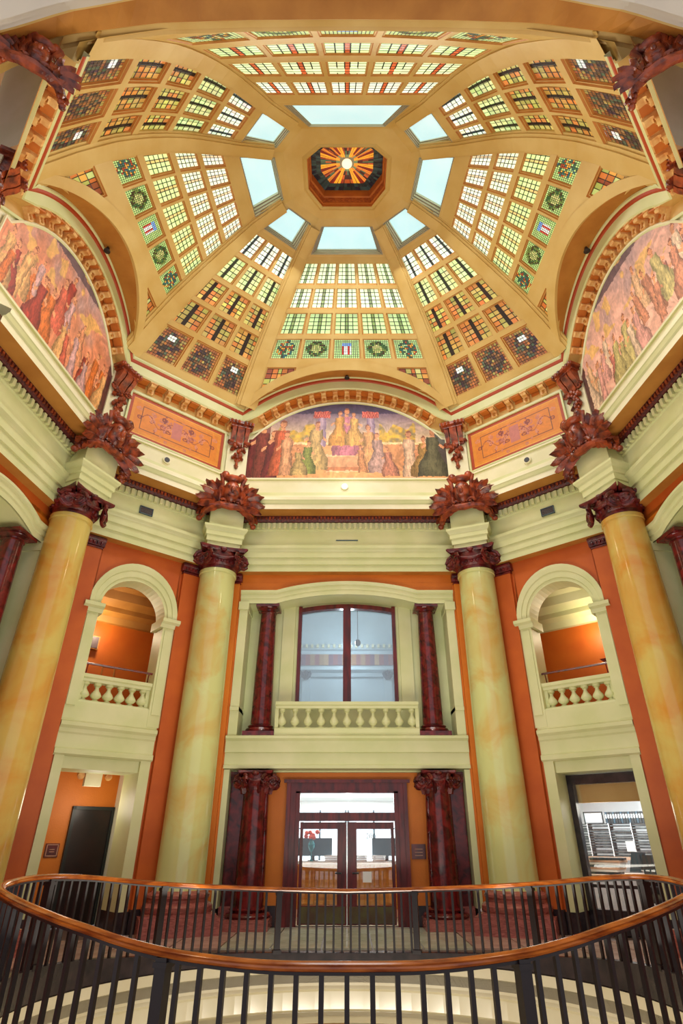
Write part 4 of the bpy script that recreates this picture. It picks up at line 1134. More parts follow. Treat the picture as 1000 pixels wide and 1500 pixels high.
# pendant seen between panes
pd = thing('pendant_lamp', 'small dark pendant ball hanging behind the upper window mullion', 'lamp', F(c+.35, 5.6, -2)); b = MB()
b.tube([F(c+.36, 8.1, -2), F(c+.36, 5.75, -2)], .012, 6); b.build('rod', M_IRON, pd); b = MB(); b.blob(F, c+.36, 5.65, -2, .1, .12, .1); b.build('globe', M_IRON, pd)
red_column(F, c-2.43, -.33, 2.44, 6.27, .29, .235, 'dark red marble column left of the upper window', 'small red columns of the upper bay')
red_column(F, c+2.43, -.33, 2.44, 6.27, .29, .235, 'dark red marble column right of the upper window', 'small red columns of the upper bay')
balustrade(F, c-2.0, c+2.0, 2.66, 3.34, 11, -.12, 'cream balustrade of turned balusters below the upper window', None, 1.15)
b = MB()
b.prof(F, [(-.8, 2.44), (.12, 2.44), (.16, 2.42), (.16, 2.36), (.08, 2.3), (.08, 2.02), (.03, 2.0), (.03, 1.72), (.07, 1.7), (.07, 1.62), (-.3, 1.6), (-.3, 1.56), (-.8, 1.56)], c-3.29, c+3.29, closed=True)
b.box(F, c-2.1, c+2.1, 2.42, 2.5, -.35, .05)
struct(b.build('trim_%d' % nb, M_CREAM)); nb += 1
# lower stage
DW = -.45
for sg in (-1, 1):
    x0, x1 = sorted((c+sg*3.27, c+sg*3.12)); wallbox(F, [(x0, x1, FL+.4, 1.6, -.5, .02)], 'trim_%d' % nb, M_CREAM); nb += 1
wallbox(F, [(c-3.2, c-1.6, FL, 1.6, DW-.2, DW), (c+1.6, c+3.2, FL, 1.6, DW-.2, DW), (c-1.6, c+1.6, 1.36, 1.6, DW-.2, DW)], 'wall_far_lower', M_ORANGE)
wallbox(F, [(c-3.25, c-1.62, FL, FL+.42, DW-.02, DW+.06), (c+1.62, c+3.25, FL, FL+.42, DW-.02, DW+.06)], 'baseboard_far', M_BLACK)
for sg in (-1, 1):
    red_column(F, c+sg*2.38, -.08, FL, 1.55, .37, .33, 'dark red marble column %s of the glass doors' % ('left' if sg < 0 else 'right'), 'red columns beside the glass doors', rich=True)
    root = thing('marble_pilaster', 'dark red marble pilaster behind the %s lower column' % ('left' if sg < 0 else 'right'), 'pilaster', F(c+sg*2.8, FL, DW), 'red marble pilasters')
    x0, x1 = sorted((c+sg*2.62, c+sg*3.1)); b = MB(); b.box(F, x0, x1, FL+.42, 1.3, DW, DW+.14); b.build('shaft', M_REDM, root)
    b = MB(); b.box(F, x0-.03, x1+.02, FL, FL+.42, DW, DW+.2); b.build('base', M_PINKM, root); b = MB(); b.prof(F, [(DW, 1.3), (DW+.17, 1.3), (DW+.25, 1.5), (DW+.25, 1.56), (DW, 1.56)], x0-.04, x1+.03, closed=True); b.build('capital', M_CARVE2, root)
# door set
door = thing('door_1', None, None, F(c, FL, DW), kind='structure')
b = MB(); D0, D1 = DW-.1, DW+.12
for sg in (-1, 1):
    x0, x1 = sorted((c+sg*1.6, c+sg*1.36)); b.box(F, x0, x1, FL, 1.12, D0, D1); x0, x1 = sorted((c+sg*1.6, c+sg*1.5)); b.box(F, x0, x1, FL, 1.3, D1, D1+.06)
    x0, x1 = sorted((c+sg*1.36, c+sg*1.25)); b.box(F, x0, x1, FL, 1.1, D0, D1-.06)
b.box(F, c-1.6, c+1.6, 1.12, 1.36, D0, D1); b.box(F, c-1.68, c+1.68, 1.3, 1.38, D1, D1+.1); b.box(F, c-1.36, c+1.36, 1.06, 1.12, D0, D1-.06); b.box(F, c-1.36, c+1.36, .4, .6, D0, D1-.04)
b.build('door_frame', M_DWOOD, door)
b = MB(); b.box(F, c-1.25, c+1.25, .6, 1.06, DW-.02, DW-.01); b.build('transom_pane', M_GLASS, door)
for sg in (-1, 1):
    leaf_ = MB(); x0, x1 = sorted((c+sg*.015, c+sg*1.22)); s0, s1 = sorted((c+sg*.015, c+sg*.25)); e0, e1 = sorted((c+sg*1.14, c+sg*1.22))
    leaf_.box(F, s0, s1, FL+.03, .38, DW-.03, DW+.03); leaf_.box(F, e0, e1, FL+.03, .38, DW-.03, DW+.03); leaf_.box(F, x0, x1, .22, .375, DW-.028, DW+.028); leaf_.box(F, x0, x1, FL+.035, FL+.42, DW-.028, DW+.028)
    lo = leaf_.build('door_leaf', M_DWOOD, door)
    b = MB(); g0, g1 = sorted((c+sg*.25, c+sg*1.14)); b.box(F, g0, g1, FL+.42, .22, DW-.005, DW+.005); b.build('glass', M_GLASS, lo)
    b = MB(); k0, k1 = sorted((c+sg*.05, c+sg*1.18)); b.box(F, k0, k1, FL+.06, FL+.4, DW+.03, DW+.036); b.build('kick_plate', mat('brass_kick_plate', (96, 92, 50), (84, 58, 36), 3, .35, .3), lo)
    b = MB(); b.tube([F(c+sg*.15, -.75, DW+.03), F(c+sg*.15, -.75, DW+.1), F(c+sg*.3, -.75, DW+.1)], .02, 8); b.build('handle', M_IRON, lo)
b = MB(); b.box(F, c-.012, c+.012, FL+.03, .38, DW-.02, DW+.035); b.build('astragal', mat('steel_strip', (220, 225, 225), None, rough=.2, metal=.8), door)
# lettering on the glass: room number
def text(s, F, u, h, d, size, m, name, label, cat='sign', parent=None, ext=.004, nrm=None):
    cu = D_.curves.new(name, 'FONT'); cu.body = s; cu.size = size; cu.align_x = 'CENTER'; cu.extrude = ext
    o = D_.objects.new(name, cu); COL.objects.link(o); cu.materials.append(m)
    t = (F(u+1, h, d)-F(u, h, d)).normalized(); n = (F(u, h, d+1)-F(u, h, d)).normalized(); up = Vector((0, 0, 1))
    R = Matrix((t, up, n)).transposed().to_4x4(); R.translation = F(u, h, d)
    dg = bpy.context.evaluated_depsgraph_get(); me = D_.meshes.new_from_object(o.evaluated_get(dg)); D_.objects.remove(o)
    me.transform(R)
    o = D_.objects.new(name, me); COL.objects.link(o)
    if parent is not None: o.parent = parent; me.transform(Matrix.Translation(-Vector(parent['o3'])))
    else: tag(o, label, cat)
    return o
text('200', F, c+.62, .0, DW+.012, .17, M_IRON, 'room_number', None, parent=door)
b = MB(); b.box(F, c+.4, c+.62, -.95, -.72, DW+.01, DW+.014); b.build('paper_notice', M_PAPER, door)
pq = thing('wall_plaque', 'small dark red plaque on the orange wall right of the glass doors', 'sign', F(c+1.83, -.3, DW))
b = MB(); b.box(F, c+1.66, c+2.02, -.45, -.12, DW, DW+.03); b.build('plate', M_DWOOD, pq); b = MB()
for k in range(3): b.box(F, c+1.74, c+1.94, -.24-.07*k, -.225-.07*k, DW+.03, DW+.034)
b.build('engraved_lines', mat('pale_engraving', (190, 140, 110), None), pq)
# office behind the doors
b = MB(); b.box(F, c-3.4, c+3.4, FL-.06, FL-.005, -7, DW-.2); struct(b.build('floor_office', M_FLOOR2))
b = MB(); b.box(F, c-3.4, c+3.4, FL, 2.0, -7.1, -7); b.box(F, c-3.5, c-3.4, FL, 2.0, -7, DW-.2); b.box(F, c+3.4, c+3.5, FL, 2.0, -7, DW-.2); b.box(F, c-3.4, c+3.4, 1.9, 2.0, -7, DW-.2)
b.prof(F, [(-6.9, 1.2), (-6.6, 1.3), (-6.5, 1.5), (-7, 1.52)], c-3.4, c+3.4); b.box(F, c-3.4, c+3.4, 1.3, 1.38, -3, -2.8)
struct(b.build('wall_office', M_OFFW))
for k in range(2):
    lp_ = thing('ceiling_light', 'bright flat ceiling light panel in the office, %s row' % ('front' if k == 0 else 'rear'), 'ceiling light', F(c, 1.88, -2-2.4*k), 'office ceiling lights'); b = MB(); b.box(F, c-2, c+2, 1.86, 1.89, -2.4-2.4*k, -1.7-2.4*k); b.build('diffuser', M_LIT, lp_); b = MB(); b.box(F, c-2.05, c+2.05, 1.88, 1.9, -2.45-2.4*k, -1.65-2.4*k); b.build('frame', M_OFFW, lp_)
fan = thing('ceiling_pendant', 'thin white ceiling pendant fitting seen through the transom', 'lamp', F(c, 1.9, -3)); b = MB(); b.tube([F(c, 1.9, -3), F(c, 1.35, -3)], .03, 8); b.build('rod', M_PAPER, fan); b = MB(); b.blob(F, c, 1.3, -3, .35, .07, .35); b.build('shade', M_PAPER, fan)
for sg, (x0, x1) in ((-1, (c-1.9, c-.05)), (1, (c+.05, c+1.9))):
    wn = thing('window_%d' % (22+sg), None, None, F((x0+x1)/2, 0, -6.95), kind='structure')
    b = MB(); b.box(F, x0, x1, -.9, .9, -6.98, -6.96); b.build('pane', mat('bright_window_daylight', (235, 245, 255), None, emit=1.3), wn); b = MB()
    for xx in (x0, (x0+x1)/2, x1): b.box(F, xx-.03, xx+.03, -.9, .9, -6.96, -6.9)
    b.box(F, x0, x1, .3, .34, -6.96, -6.9); b.build('window_frame', M_MON, wn)
ct = thing('reception_counter', 'golden oak panelled reception counter behind the glass doors', 'counter', F(c, FL, -2.4))
b = MB(); b.box(F, c-2.6, c+2.6, FL, -.62, -2.9, -2.3); b.build('body', M_OAK, ct); b = MB(); b.box(F, c-2.7, c+2.7, -.62, -.55, -3.0, -2.2); b.build('worktop', M_OFFW, ct)
for k in range(6):
    x0 = c-2.5+.85*k; b = MB()
    for (a, e_, f, g) in ((x0, x0+.75, -.78, -.7), (x0, x0+.75, FL+.3, FL+.4), (x0, x0+.08, FL+.4, -.78), (x0+.67, x0+.75, FL+.4, -.78)): b.box(F, a, e_, f, g, -2.3, -2.27)
    b.build('panel', M_OAK, ct)
b = MB(); b.box(F, c-2.6, c+2.6, FL, FL+.18, -2.3, -2.28); b.build('toe_board', M_PINKW, ct)
def monitor(x, lb, w=.55):
    m_ = thing('computer_monitor', lb, 'monitor', F(x, -.55, -2.6), 'monitors on the reception counter')
    b = MB(); b.box(F, x-w, x+w, -.43, .02, -2.6, -2.56); b.build('screen', M_MON, m_); b = MB(); b.box(F, x-.05, x+.05, -.55, -.4, -2.64, -2.6); b.box(F, x-.15, x+.15, -.55, -.535, -2.75, -2.5); b.build('stand', M_IRON, m_)
monitor(c-.98, 'dark computer monitor on the counter behind the left door'); monitor(c+1.15, 'dark computer monitor on the counter behind the right door', .42)
fl = thing('flower_vase', 'orange flowers in a teal vase on the counter at the far left pane', 'vase', F(c-1.16, -.55, -2.4)); b = MB(); p = F(c-1.02, -.30, -2.34)
b.lathe((p.x, p.y, p.z), [(.05, 0), (.09, .08), (.1, .16), (.05, .26), (.06, .3)], 14); b.lathe((p.x, p.y, p.z-.25), [(.08, 0), (.02, .04), (.02, .23), (.05, .25)], 10); b.build('vase', mat('teal_vase', (40, 130, 140), None, rough=.2), fl); b = MB(); r6 = random.Random(2)
for k in range(9): b.blob(F, c-1.02+r6.uniform(-.17, .17), .06+r6.uniform(-.1, .12), -2.34+r6.uniform(-.08, .08), .07, .06, .07, 0, 7, 4)
b.build('blooms', mat('orange_petals', (226, 80, 40), None), fl)
for i, (x, w_, lb) in enumerate([(c-.4, .22, 'stack of white papers on the counter left of the door gap'), (c+.42, .14, 'stack of white papers on the counter right of the door gap'), (c+.9, .18, 'white phone and papers on the counter in the right pane')]):
    ps = thing('paper_stack', lb, 'papers', F(x, -.55, -2.3), 'papers on the counter'); 
    for k in range(3): b = MB(); G = lambda u, h, d, k=k, x=x: F(x+u*math.cos(.2*k)-d*math.sin(.2*k), h, -2.35+u*math.sin(.2*k)+d*math.cos(.2*k)); b.box(G, -w_, w_, -.55+.05*k, -.51+.05*k, -.11, .11); b.build('sheet_pile', M_PAPER, ps)

# ------------------------------------------------------------------ diagonal bays
def diag(F, sg, side):
    """sg=+1: u measured from the outer corner; built with U(u) mirrored for the right side"""
    global nb
    G = (lambda u, h, d=0: F(u, h, d)) if sg < 0 else (lambda u, h, d=0: F(F.L-u, h, d))
    L = F.L; cu = 1.93; ro, ri = 1.24, .9; sp = 5.38
    # orange wall round the arch
    b = MB(); b.box(G, 0, .78, FL, ET, -.3, 0); b.box(G, 3.08, L, FL, ET, -.3, 0)
    N = 24; arc = [(cu+ro*math.cos(math.pi*i/N), sp+ro*math.sin(math.pi*i/N)*1.12) for i in range(N+1)]
    b.loft([[G(x, y, 0) for x, y in arc], [G(3.08+(.78-3.08)*i/N if 0 < i < N else (3.08 if i == 0 else .78), ET, 0) for i in range(N+1)]])
    b.face([G(.78, ET, 0), G(.78, 3, 0), G(cu-ro, 3, 0), G(cu-ro, sp, 0)]); b.face([G(3.08, ET, 0), G(3.08, 3, 0), G(cu+ro, 3, 0), G(cu+ro, sp, 0)])
    struct(b.build('wall_%s' % side, M_ORANGE2))
    # archivolt
    b = MB(); rows = []
    for r, d in ((ri, -.55), (ri, .03), (ri+.07, .03), (ri+.08, .07), (ri+.2, .07), (ri+.21, .1), (ro-.05, .12), (ro, .12), (ro, 0)):
        rows.append([G(cu+r*math.cos(math.pi*i/N), sp+r*math.sin(math.pi*i/N)*(1+.12*(r-ri)/(ro-ri)), d) for i in range(N+1)])
    b.loft(rows); struct(b.build('trim_%d' % nb, M_CREAM)); nb += 1
    for k, s2 in enumerate((-1, 1)):
        x0, x1 = sorted((cu+s2*(ri-.0), cu+s2*(ro-.0)))
        b = MB(); b.box(G, x0, x1, 2.5, sp-.2, -.55, .04); b.box(G, x0+.06, x1-.06, 2.8, sp-.3, .04, .07)
        b.prof(G, [(-.6, sp-.24), (.08, sp-.24), (.12, sp-.14), (.2, sp-.09), (.2, sp), (-.6, sp)], x0-.09, x1+.09, closed=True)
        struct(b.build('trim_%d' % nb, M_CREAM)); nb += 1
    # parapet, belt and lower frame
    b = MB(); b.prof(G, [(-.55, 2.95), (.0, 2.95), (.03, 2.9), (.03, 2.46), (.12, 2.42), (.12, 2.34), (.06, 2.28), (.06, 2.2), (.03, 2.16), (.03, 1.86), (.09, 1.82), (.09, 1.72), (.03, 1.68), (-.55, 1.68)], .74, 3.12, closed=True)
    struct(b.build('trim_%d' % nb, M_CREAM)); nb += 1
    wallbox(G, [(.78, 1.0, FL+.4, 1.7, -.9, .04), (2.84, 3.1, FL+.4, 1.7, -.9, .04), (1.0, 2.84, 1.42, 1.7, -.9, -.05)], 'trim_%d' % nb, M_CREAM); nb += 1
    wallbox(G, [(.76, 1.02, FL, FL+.42, -.9, .08), (2.82, 3.12, FL, FL+.42, -.9, .08)], 'baseboard_%s' % side, M_BLACK)
    balustrade(G, cu-ri, cu+ri, 2.98, 3.6, 6, -.2, 'cream balustrade of turned balusters in the %s upper arch' % side.split('_')[0], 'arch balustrades', 1.25)
    hr = thing('brass_handrail', 'thin brown handrail above the %s arch balustrade' % side.split('_')[0], 'handrail', G(cu, 3.6, -.2), 'arch handrails')
    b = MB(); b.tube([G(cu-ri, 3.88, -.15), G(cu+ri, 3.88, -.15)], .028, 8); b.build('tube', M_DWOOD, hr)
    b = MB()
    for s2 in (-.9, .9): b.tube([G(cu+ri*s2, 3.605, -.2), G(cu+ri*s2, 3.87, -.15)], .015, 6)
    b.build('bracket', M_DWOOD, hr)
    pilaster(G, 3.16, 3.78, .12, 'orange pilaster between the %s upper arch and the tall column' % side.split('_')[0]); pilaster(G, .1, .72, .12, 'deep orange pilaster outside the %s upper arch' % side.split('_')[0])
    # upper gallery room
    b = MB(); b.box(G, -1.0, 5.5, 2.2, 7.2, -3.1, -3.0); b.box(G, -1.1, -1.0, 2.2, 7.2, -3, -.56); b.box(G, 5.5, 5.6, 2.2, 7.2, -3, -.56)
    struct(b.build('wall_%s_gallery' % side, mat('gallery_orange_paint', (210, 108, 24), (196, 92, 18), 1, .5)))
    b = MB(); b.box(G, -1, 5.5, 7.1, 7.25, -3.1, -.3)
    for k in range(4): b.prof(G, [(-3.0, 5.9+.0), (-2.9, 5.92), (-2.8, 6.1), (-2.6, 6.2), (-2.6, 6.35), (-2.3, 6.5), (-2.2, 6.75), (-1.9, 6.8), (-1.9, 7.1)], -1, 5.5)
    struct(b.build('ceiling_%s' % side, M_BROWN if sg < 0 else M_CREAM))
    struct((lambda q: (q.box(G, -1.0, 5.5, 2.1, 2.2, -3.1, -.3), q.build('floor_%s_gallery' % side, M_FLOOR))[1])(MB()))
    return G
GL = diag(DL, -1, 'left_diagonal'); GR = diag(DR, 1, 'right_diagonal')
ex = thing('speaker_box', 'small grey speaker on the orange gallery wall inside the left arch', 'speaker', GL(1.35, 5.4, -2.9)); b = MB(); b.box(GL, 1.75, 2.05, 5.0, 5.4, -3.0, -2.8); b.build('housing', M_BROWN, ex); b = MB(); b.box(GL, 1.78, 2.02, 5.03, 5.37, -2.8, -2.78); b.build('grille', mat('speaker_grille', (84, 62, 64), None), ex)
b = MB(); b.box(GL, 1.6, 1.72, 3.0, 5.3, -2.95, -2.9); tag(b.build('conduit_cover', M_DWOOD), 'dark vertical strip on the gallery wall inside the left arch', 'strip')
tb = thing('outlet_cover', 'thin rectangular outlet frame low on the orange wall in the left arch', 'frame', GL(2.1, 3.9, -2.98)); b = MB()
for a in ((2.35, 2.75, 4.6, 4.63), (2.35, 2.75, 4.1, 4.13), (2.35, 2.38, 4.1, 4.63), (2.72, 2.75, 4.1, 4.63)): b.box(GL, *a, -3.0, -2.97)
b.build('outline', M_BROWN, tb)
lf = thing('wall_lamp', 'small tan box lamp high on the orange wall inside the right arch', 'lamp', GR(1.6, 5.6, -2.9)); b = MB(); b.box(GR, 1.5, 1.85, 5.35, 5.8, -3.0, -2.85); b.build('housing', M_BROWN, lf); b = MB(); b.box(GR, 1.54, 1.81, 5.4, 5.75, -2.85, -2.83); b.build('cover', M_TAN, lf)
sh_ = thing('wall_shelf_sign', 'small dark wedge sign holder above the right arch balustrade', 'sign', GR(1.0, 3.9, -.6)); b = MB(); b.face([GR(1.05, 4.1, -.62), GR(1.35, 4.1, -.62), GR(1.05, 3.8, -.62)]); b.face([GR(1.05, 4.1, -.5), GR(1.35, 4.1, -.5), GR(1.05, 3.8, -.5)]); b.face([GR(1.35, 4.1, -.62), GR(1.35, 4.1, -.5), GR(1.05, 3.8, -.5), GR(1.05, 3.8, -.62)]); b.build('wedge', M_DWOOD, sh_)
# left lower corridor with the dark door
G = GL
b = MB(); b.box(G, -1.2, 5.0, FL, 1.7, -2.3, -2.2); b.box(G, -1.3, -1.2, FL, 1.7, -2.2, -.9); struct(b.build('wall_corridor_left', M_ORANGE))
b = MB(); b.box(G, 3.22, 3.33, FL, 1.6, -2.2, -.9); struct(b.build('wall_corridor_left_return', M_WHITE))
b = MB(); b.box(G, -1.2, 5.0, 1.62, 1.72, -2.3, -.3); struct(b.build('ceiling_corridor_left', M_TAN))
d2 = thing('door_2', None, None, G(1.9, FL, -2.2), kind='structure')
b = MB(); b.box(G, 2.2, 3.14, FL, .66, -2.2, -2.14); b.build('door_leaf', mat('black_brown_door', (40, 22, 20), (24, 16, 18), 3, .3), d2)
b = MB(); b.box(G, 2.12, 2.2, FL, .74, -2.2, -2.1); b.box(G, 3.14, 3.2, FL, .74, -2.2, -2.1); b.box(G, 2.12, 3.2, .66, .74, -2.2, -2.1); b.build('door_frame', mat('dark_green_frame', (30, 36, 34), None, rough=.4), d2)
b = MB(); b.tube([G(3.04, -.85, -2.14), G(3.04, -.85, -2.06), G(2.88, -.85, -2.06)], .02, 8); b.build('handle', mat('steel', (200, 200, 200), None, rough=.25, metal=.9), d2)
pq = thing('room_sign', 'small dark red framed sign left of the dark door', 'sign', G(1.25, -.2, -2.2)); b = MB(); b.box(G, 1.68, 2.0, -.4, -.1, -2.2, -2.17); b.build('plate', M_DWOOD, pq); b = MB()
for a in ((1.7, 1.98, -.14, -.12), (1.7, 1.98, -.38, -.36), (1.7, 1.72, -.38, -.12), (1.96, 1.98, -.38, -.12), (1.78, 1.9, -.24, -.225), (1.78, 1.9, -.29, -.275)): b.box(G, *a, -2.17, -2.165)
b.build('border', mat('pale_engraving', (190, 140, 110), None), pq)
el = thing('emergency_light', 'cream emergency light box with two lamp heads over the dark door', 'emergency light', G(1.95, 1.2, -1.6)); b = MB(); b.box(G, 2.0, 2.42, 1.16, 1.52, -1.42, -1.28); b.build('housing', M_WHITE, el)
for x in (1.86, 2.56):
    b = MB(); b.tube([G(x, 1.46, -1.4), G(x, 1.38, -1.2)], [.06, .09], 10); b.build('lamp_head', M_GOLD, el)
b = MB(); b.box(G, 1.8, 2.62, 1.52, 1.62, -1.4, -1.36); b.build('mount', M_TAN, el)
# right lower office window
G = GR
w3 = thing('window_24', None, None, G(1.9, -.5, -.7), kind='structure')
b = MB(); Hs, Ht = -1.5, 1.4
b.box(G, 1.0, 1.09, Hs, Ht, -.8, -.6); b.box(G, 2.70, 2.84, Hs, Ht, -.8, -.6); b.box(G, 1.0, 2.84, Ht-.22, Ht, -.8, -.6); b.box(G, 1.0, 2.84, Hs, Hs+.1, -.8, -.6); b.box(G, 1.0, 2.84, -.98, -.92, -.78, -.62); b.build('window_frame', M_BLACK, w3)
b = MB(); b.box(G, 1.09, 2.70, -.92, Ht-.22, -.71, -.70); b.build('pane', M_GLASS, w3); b = MB(); b.box(G, 1.09, 2.70, Hs+.1, -.98, -.71, -.70); b.build('pane', M_GLASS, w3)
b = MB(); b.box(G, 1.0, 2.84, .78, 1.2, -1.0, -.85); struct(b.build('trim_%d' % nb, M_TAN)); nb += 1
wallbox(G, [(1.0, 2.84, FL, Hs, -.9, -.6)], 'wall_right_sill', M_BLACK)
b = MB(); b.box(G, -2.2, 6.0, FL, 2.0, -5.1, -5.0); b.box(G, -2.3, -2.2, FL, 2.0, -5, -.9); b.box(G, 6, 6.1, FL, 2.0, -5, -.9); struct(b.build('wall_right_office', M_OFFW))
b = MB(); b.box(G, -2.2, 6.0, 1.65, 1.75, -5.1, -.9); struct(b.build('ceiling_right_office', M_OFFW)); b = MB(); b.box(G, -2.2, 6.0, FL-.06, FL-.01, -5.1, -.9); struct(b.build('floor_right_office', M_PINKW))
b = MB(); b.box(G, 2.3, 2.45, FL, 1.65, -4.98, -4.8); struct(b.build('trim_%d' % nb, M_OFFW)); nb += 1
lp_ = thing('ceiling_light', 'bright ceiling light panel in the right office', 'ceiling light', G(1.5, 1.64, -3)); b = MB(); b.box(G, .2, 3.4, 1.62, 1.65, -3.3, -2.6); b.build('diffuser', M_LIT, lp_); b = MB(); b.box(G, .15, 3.45, 1.64, 1.66, -3.35, -2.55); b.build('frame', M_OFFW, lp_)
area('right_office_light', G(2.4, 1.5, -2.6), (0, 0, 0), 1.8, 150, (.95, 1, 1))
shf = thing('pigeonhole_shelf', 'grey pigeonhole shelving full of papers inside the right office window', 'shelf', G(1.2, -.6, -3.6))
for r in range(13):
    b = MB(); b.box(G, -1.2, 4.2, -.42+.065*r, -.405+.065*r, -3.9, -3.55); b.build('shelf_board', M_BOOK, shf)
for k in range(10):
    b = MB(); b.box(G, -1.2+.6*k-.012, -1.2+.6*k+.012, -.42, .38, -3.9, -3.54); b.build('divider', M_OFFW, shf)
b = MB(); b.box(G, -1.25, 4.25, -.5, -.43, -3.95, -3.4); b.build('base_board', M_PINKW, shf)
b = MB(); r7 = random.Random(8)
for r in range(12):
    for k in range(9):
        if r7.random() < .8: x = -1.18+.6*k; b.box(G, x+.02, x+.55, -.405+.065*r, -.405+.065*r+r7.uniform(.02, .045), -3.88, -3.58)
b.build('papers', mat('grey_papers', (150, 162, 166), (100, 112, 118), 9), shf)
for k in range(16):
    x = 1.95+.07*k; bk = thing('binder', 'upright binder in the row on top of the pigeonhole shelving', 'binder', G(x, .38, -3.7), 'binders on top of the pigeonholes')
    b = MB(); b.box(G, x, x+.06, .379, .66, -3.85, -3.58); b.build('cover', M_BOOK if k % 3 else M_MON, bk); b = MB(); b.box(G, x+.01, x+.05, .5, .6, -3.58, -3.575); b.build('spine_label', M_PAPER, bk)
fr = thing('photograph', 'empty dark framed picture standing left on the pigeonhole shelving', 'frame', G(2.5, .4, -3.7)); b = MB()
for a in ((3.15, 3.7, .38, .4), (3.15, 3.7, .66, .68), (3.15, 3.18, .38, .68), (3.67, 3.7, .38, .68)): b.box(G, *a, -3.7, -3.67)
b.build('moulding', M_BOOK, fr); b = MB(); b.box(G, 3.18, 3.67, .4, .66, -3.7, -3.69); b.build('picture', M_OFFW, fr)
b = MB(); b.box(G, 2.4, 2.62, -.3, -.06, -3.52, -3.51); tag(b.build('notice_sheet', M_PAPER), 'white notice sheet taped on the pigeonhole front', 'paper')
ds_ = thing('desk', 'pale wooden desk under the right office window with piled papers', 'desk', G(1.4, FL, -2.0))
b = MB(); b.box(G, .2, 3.8, -.82, -.76, -2.6, -1.3); b.build('desktop', M_PINKW, ds_)
for x in (.25, 3.7):
    for d in (-2.55, -1.35): b = MB(); b.box(G, x, x+.06, FL, -.82, d-.03, d+.03); b.build('leg', M_IRON, ds_)
for k in range(7):
    bb = MB(); a_ = r7.uniform(-.2, .2); x = 2.75-.02*k
    H = lambda u, h, d, a_=a_, x=x: G(x+u*math.cos(a_)-d*math.sin(a_), h, -1.9+u*math.sin(a_)+d*math.cos(a_))
    bb.box(H, -.4, .4, -.76+.05*k, -.715+.05*k, -.25, .25); tag(bb.build('folder', [M_BOOK, M_PAPER, M_PINKW][k % 3]), 'flat folder in the pile on the desk behind the right window', 'folder', 'folders piled on the desk')
for k, (x, hh, m_, t_) in enumerate([(2.02, .44, M_MON, -.3), (1.68, .4, M_BOOK, .08), (1.3, .46, M_PAPER, .05)]):
    bb = MB(); H = lambda u, h, d, t_=t_, x=x: G(x+u*math.cos(t_)+(h+.76)*math.sin(t_), -.76+(h+.76)*math.cos(t_)+abs(math.sin(t_))*.18, -2.0+d)
    bb.box(H, -.14, .14, -.76, -.76+hh, -.12, .12); tag(bb.build('file_box', m_), ['teal file box leaning on the desk behind the right window', 'dark file box leaning right of the teal one on the desk', 'white file box at the right end of the desk'][k], 'file box')
chs = thing('office_chair', 'dark office chair in front of the desk inside the right window', 'chair', G(1.5, FL, -1.2)); b = MB(); b.box(G, 1.25, 1.75, -1.42, -1.34, -1.4, -.95); b.build('seat', M_IRON, chs); b = MB(); b.box(G, 1.28, 1.72, -1.25, -.85, -1.0, -.94); b.build('backrest', M_IRON, chs); b = MB(); b.tube([G(1.5, FL+.05, -1.2), G(1.5, -1.42, -1.2)], .03, 8); b.build('column', M_IRON, chs)
b = MB()
for q in range(5): a = q*2*math.pi/5; b.tube([G(1.5, FL+.08, -1.2), G(1.5+.28*math.cos(a), FL+.03, -1.2+.28*math.sin(a))], .02, 6)
b.build('star_base', M_IRON, chs)

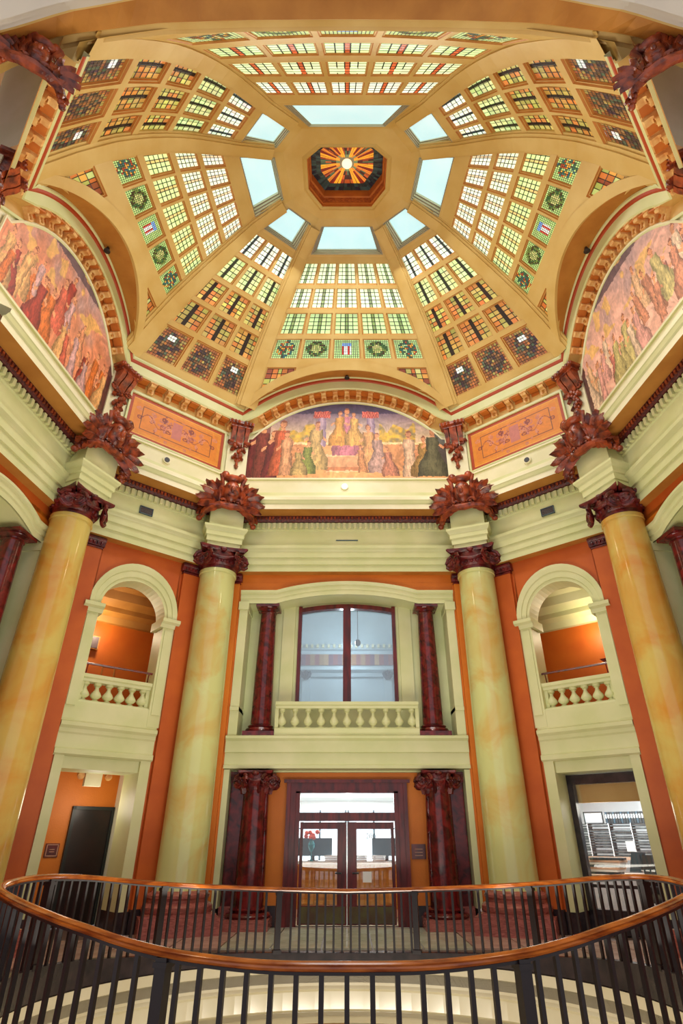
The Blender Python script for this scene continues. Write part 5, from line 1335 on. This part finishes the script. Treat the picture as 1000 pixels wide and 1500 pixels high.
# ------------------------------------------------------------------ side bays (only their nearest strips show past the columns)
for F, sg, side in ((SL, -1, 'left'), (SR, 1, 'right')):
    G = (lambda u, h, d=0, F=F: F(F.L-u, h, d)) if sg < 0 else (lambda u, h, d=0, F=F: F(u, h, d))   # u from corner P2 towards the camera
    L = F.L
    wallbox(G, [(0, .95, FL, ET, -.3, 0), (L-.95, L, FL, ET, -.3, 0), (.95, L-.95, 6.9, ET, -.3, 0), (.95, L-.95, FL, 1.6, -.6, -.5)], 'wall_%s' % side, M_ORANGE2)
    pilaster(G, .12, .78, .12, 'deep orange pilaster behind the %s edge column' % side)
    c2 = L/2; hw = c2-.95
    def tl(x, lift): t = min(1, abs(x)/(hw*.66)); return 6.56+.3*(1-t*t)+lift
    b = MB(); N = 40
    b.loft([[G(c2-hw+2*hw*i/N, tl(-hw+2*hw*i/N, q_), d) for i in range(N+1)] for d, q_ in prf])
    b.loft([[G(c2-hw+2*hw*i/N, tl(-hw+2*hw*i/N, .1), .0) for i in range(N+1)], [G(c2-hw+2*hw*i/N, 7.0, 0) for i in range(N+1)]], m=1)
    b.loft([[G(c2-hw+2*hw*i/N, tl(-hw+2*hw*i/N, -.3), .04) for i in range(N+1)], [G(c2-hw+2*hw*i/N, tl(-hw+2*hw*i/N, -.3), -.75) for i in range(N+1)]])
    struct(b.build('trim_%d' % nb, [M_CREAM, M_ORANGE])); nb += 1
    wallbox(G, [(.95, 1.25, 2.4, 6.3, -.7, .05), (L-1.25, L-.95, 2.4, 6.3, -.7, .05), (.93, 1.28, 6.05, 6.3, -.7, .1), (.95, L-.95, 1.6, 2.44, -.7, .1), (.95, L-.95, 2.3, 2.4, 0, .16), (.95, 1.2, FL, 1.6, -.5, .03)], 'trim_%d' % nb, M_CREAM); nb += 1
    wallbox(G, [(.95, L-.95, 2.4, 6.9, -.9, -.75)], 'wall_%s_recess' % side, M_CREAM)
    red_column(G, 1.75, -.33, 2.44, 6.27, .29, .235, 'dark red marble column cut by the %s edge of the picture' % side, 'small red columns of the side bays')
    balustrade(G, 2.1, L-2.1, 2.66, 3.34, 5, -.12, 'cream balustrade of the %s side bay beyond the edge' % side, None, 1.15) if False else None
    wallbox(G, [(0, L, FL, FL+.42, -.5, .06)], 'baseboard_%s' % side, M_BLACK)
# near diagonal walls beside the camera: closed, plain
for F, side in ((NL, 'near_left'), (NR, 'near_right')):
    wallbox(F, [(0, F.L, FL, ET, -.3, 0)], 'wall_%s' % side, M_ORANGE2)
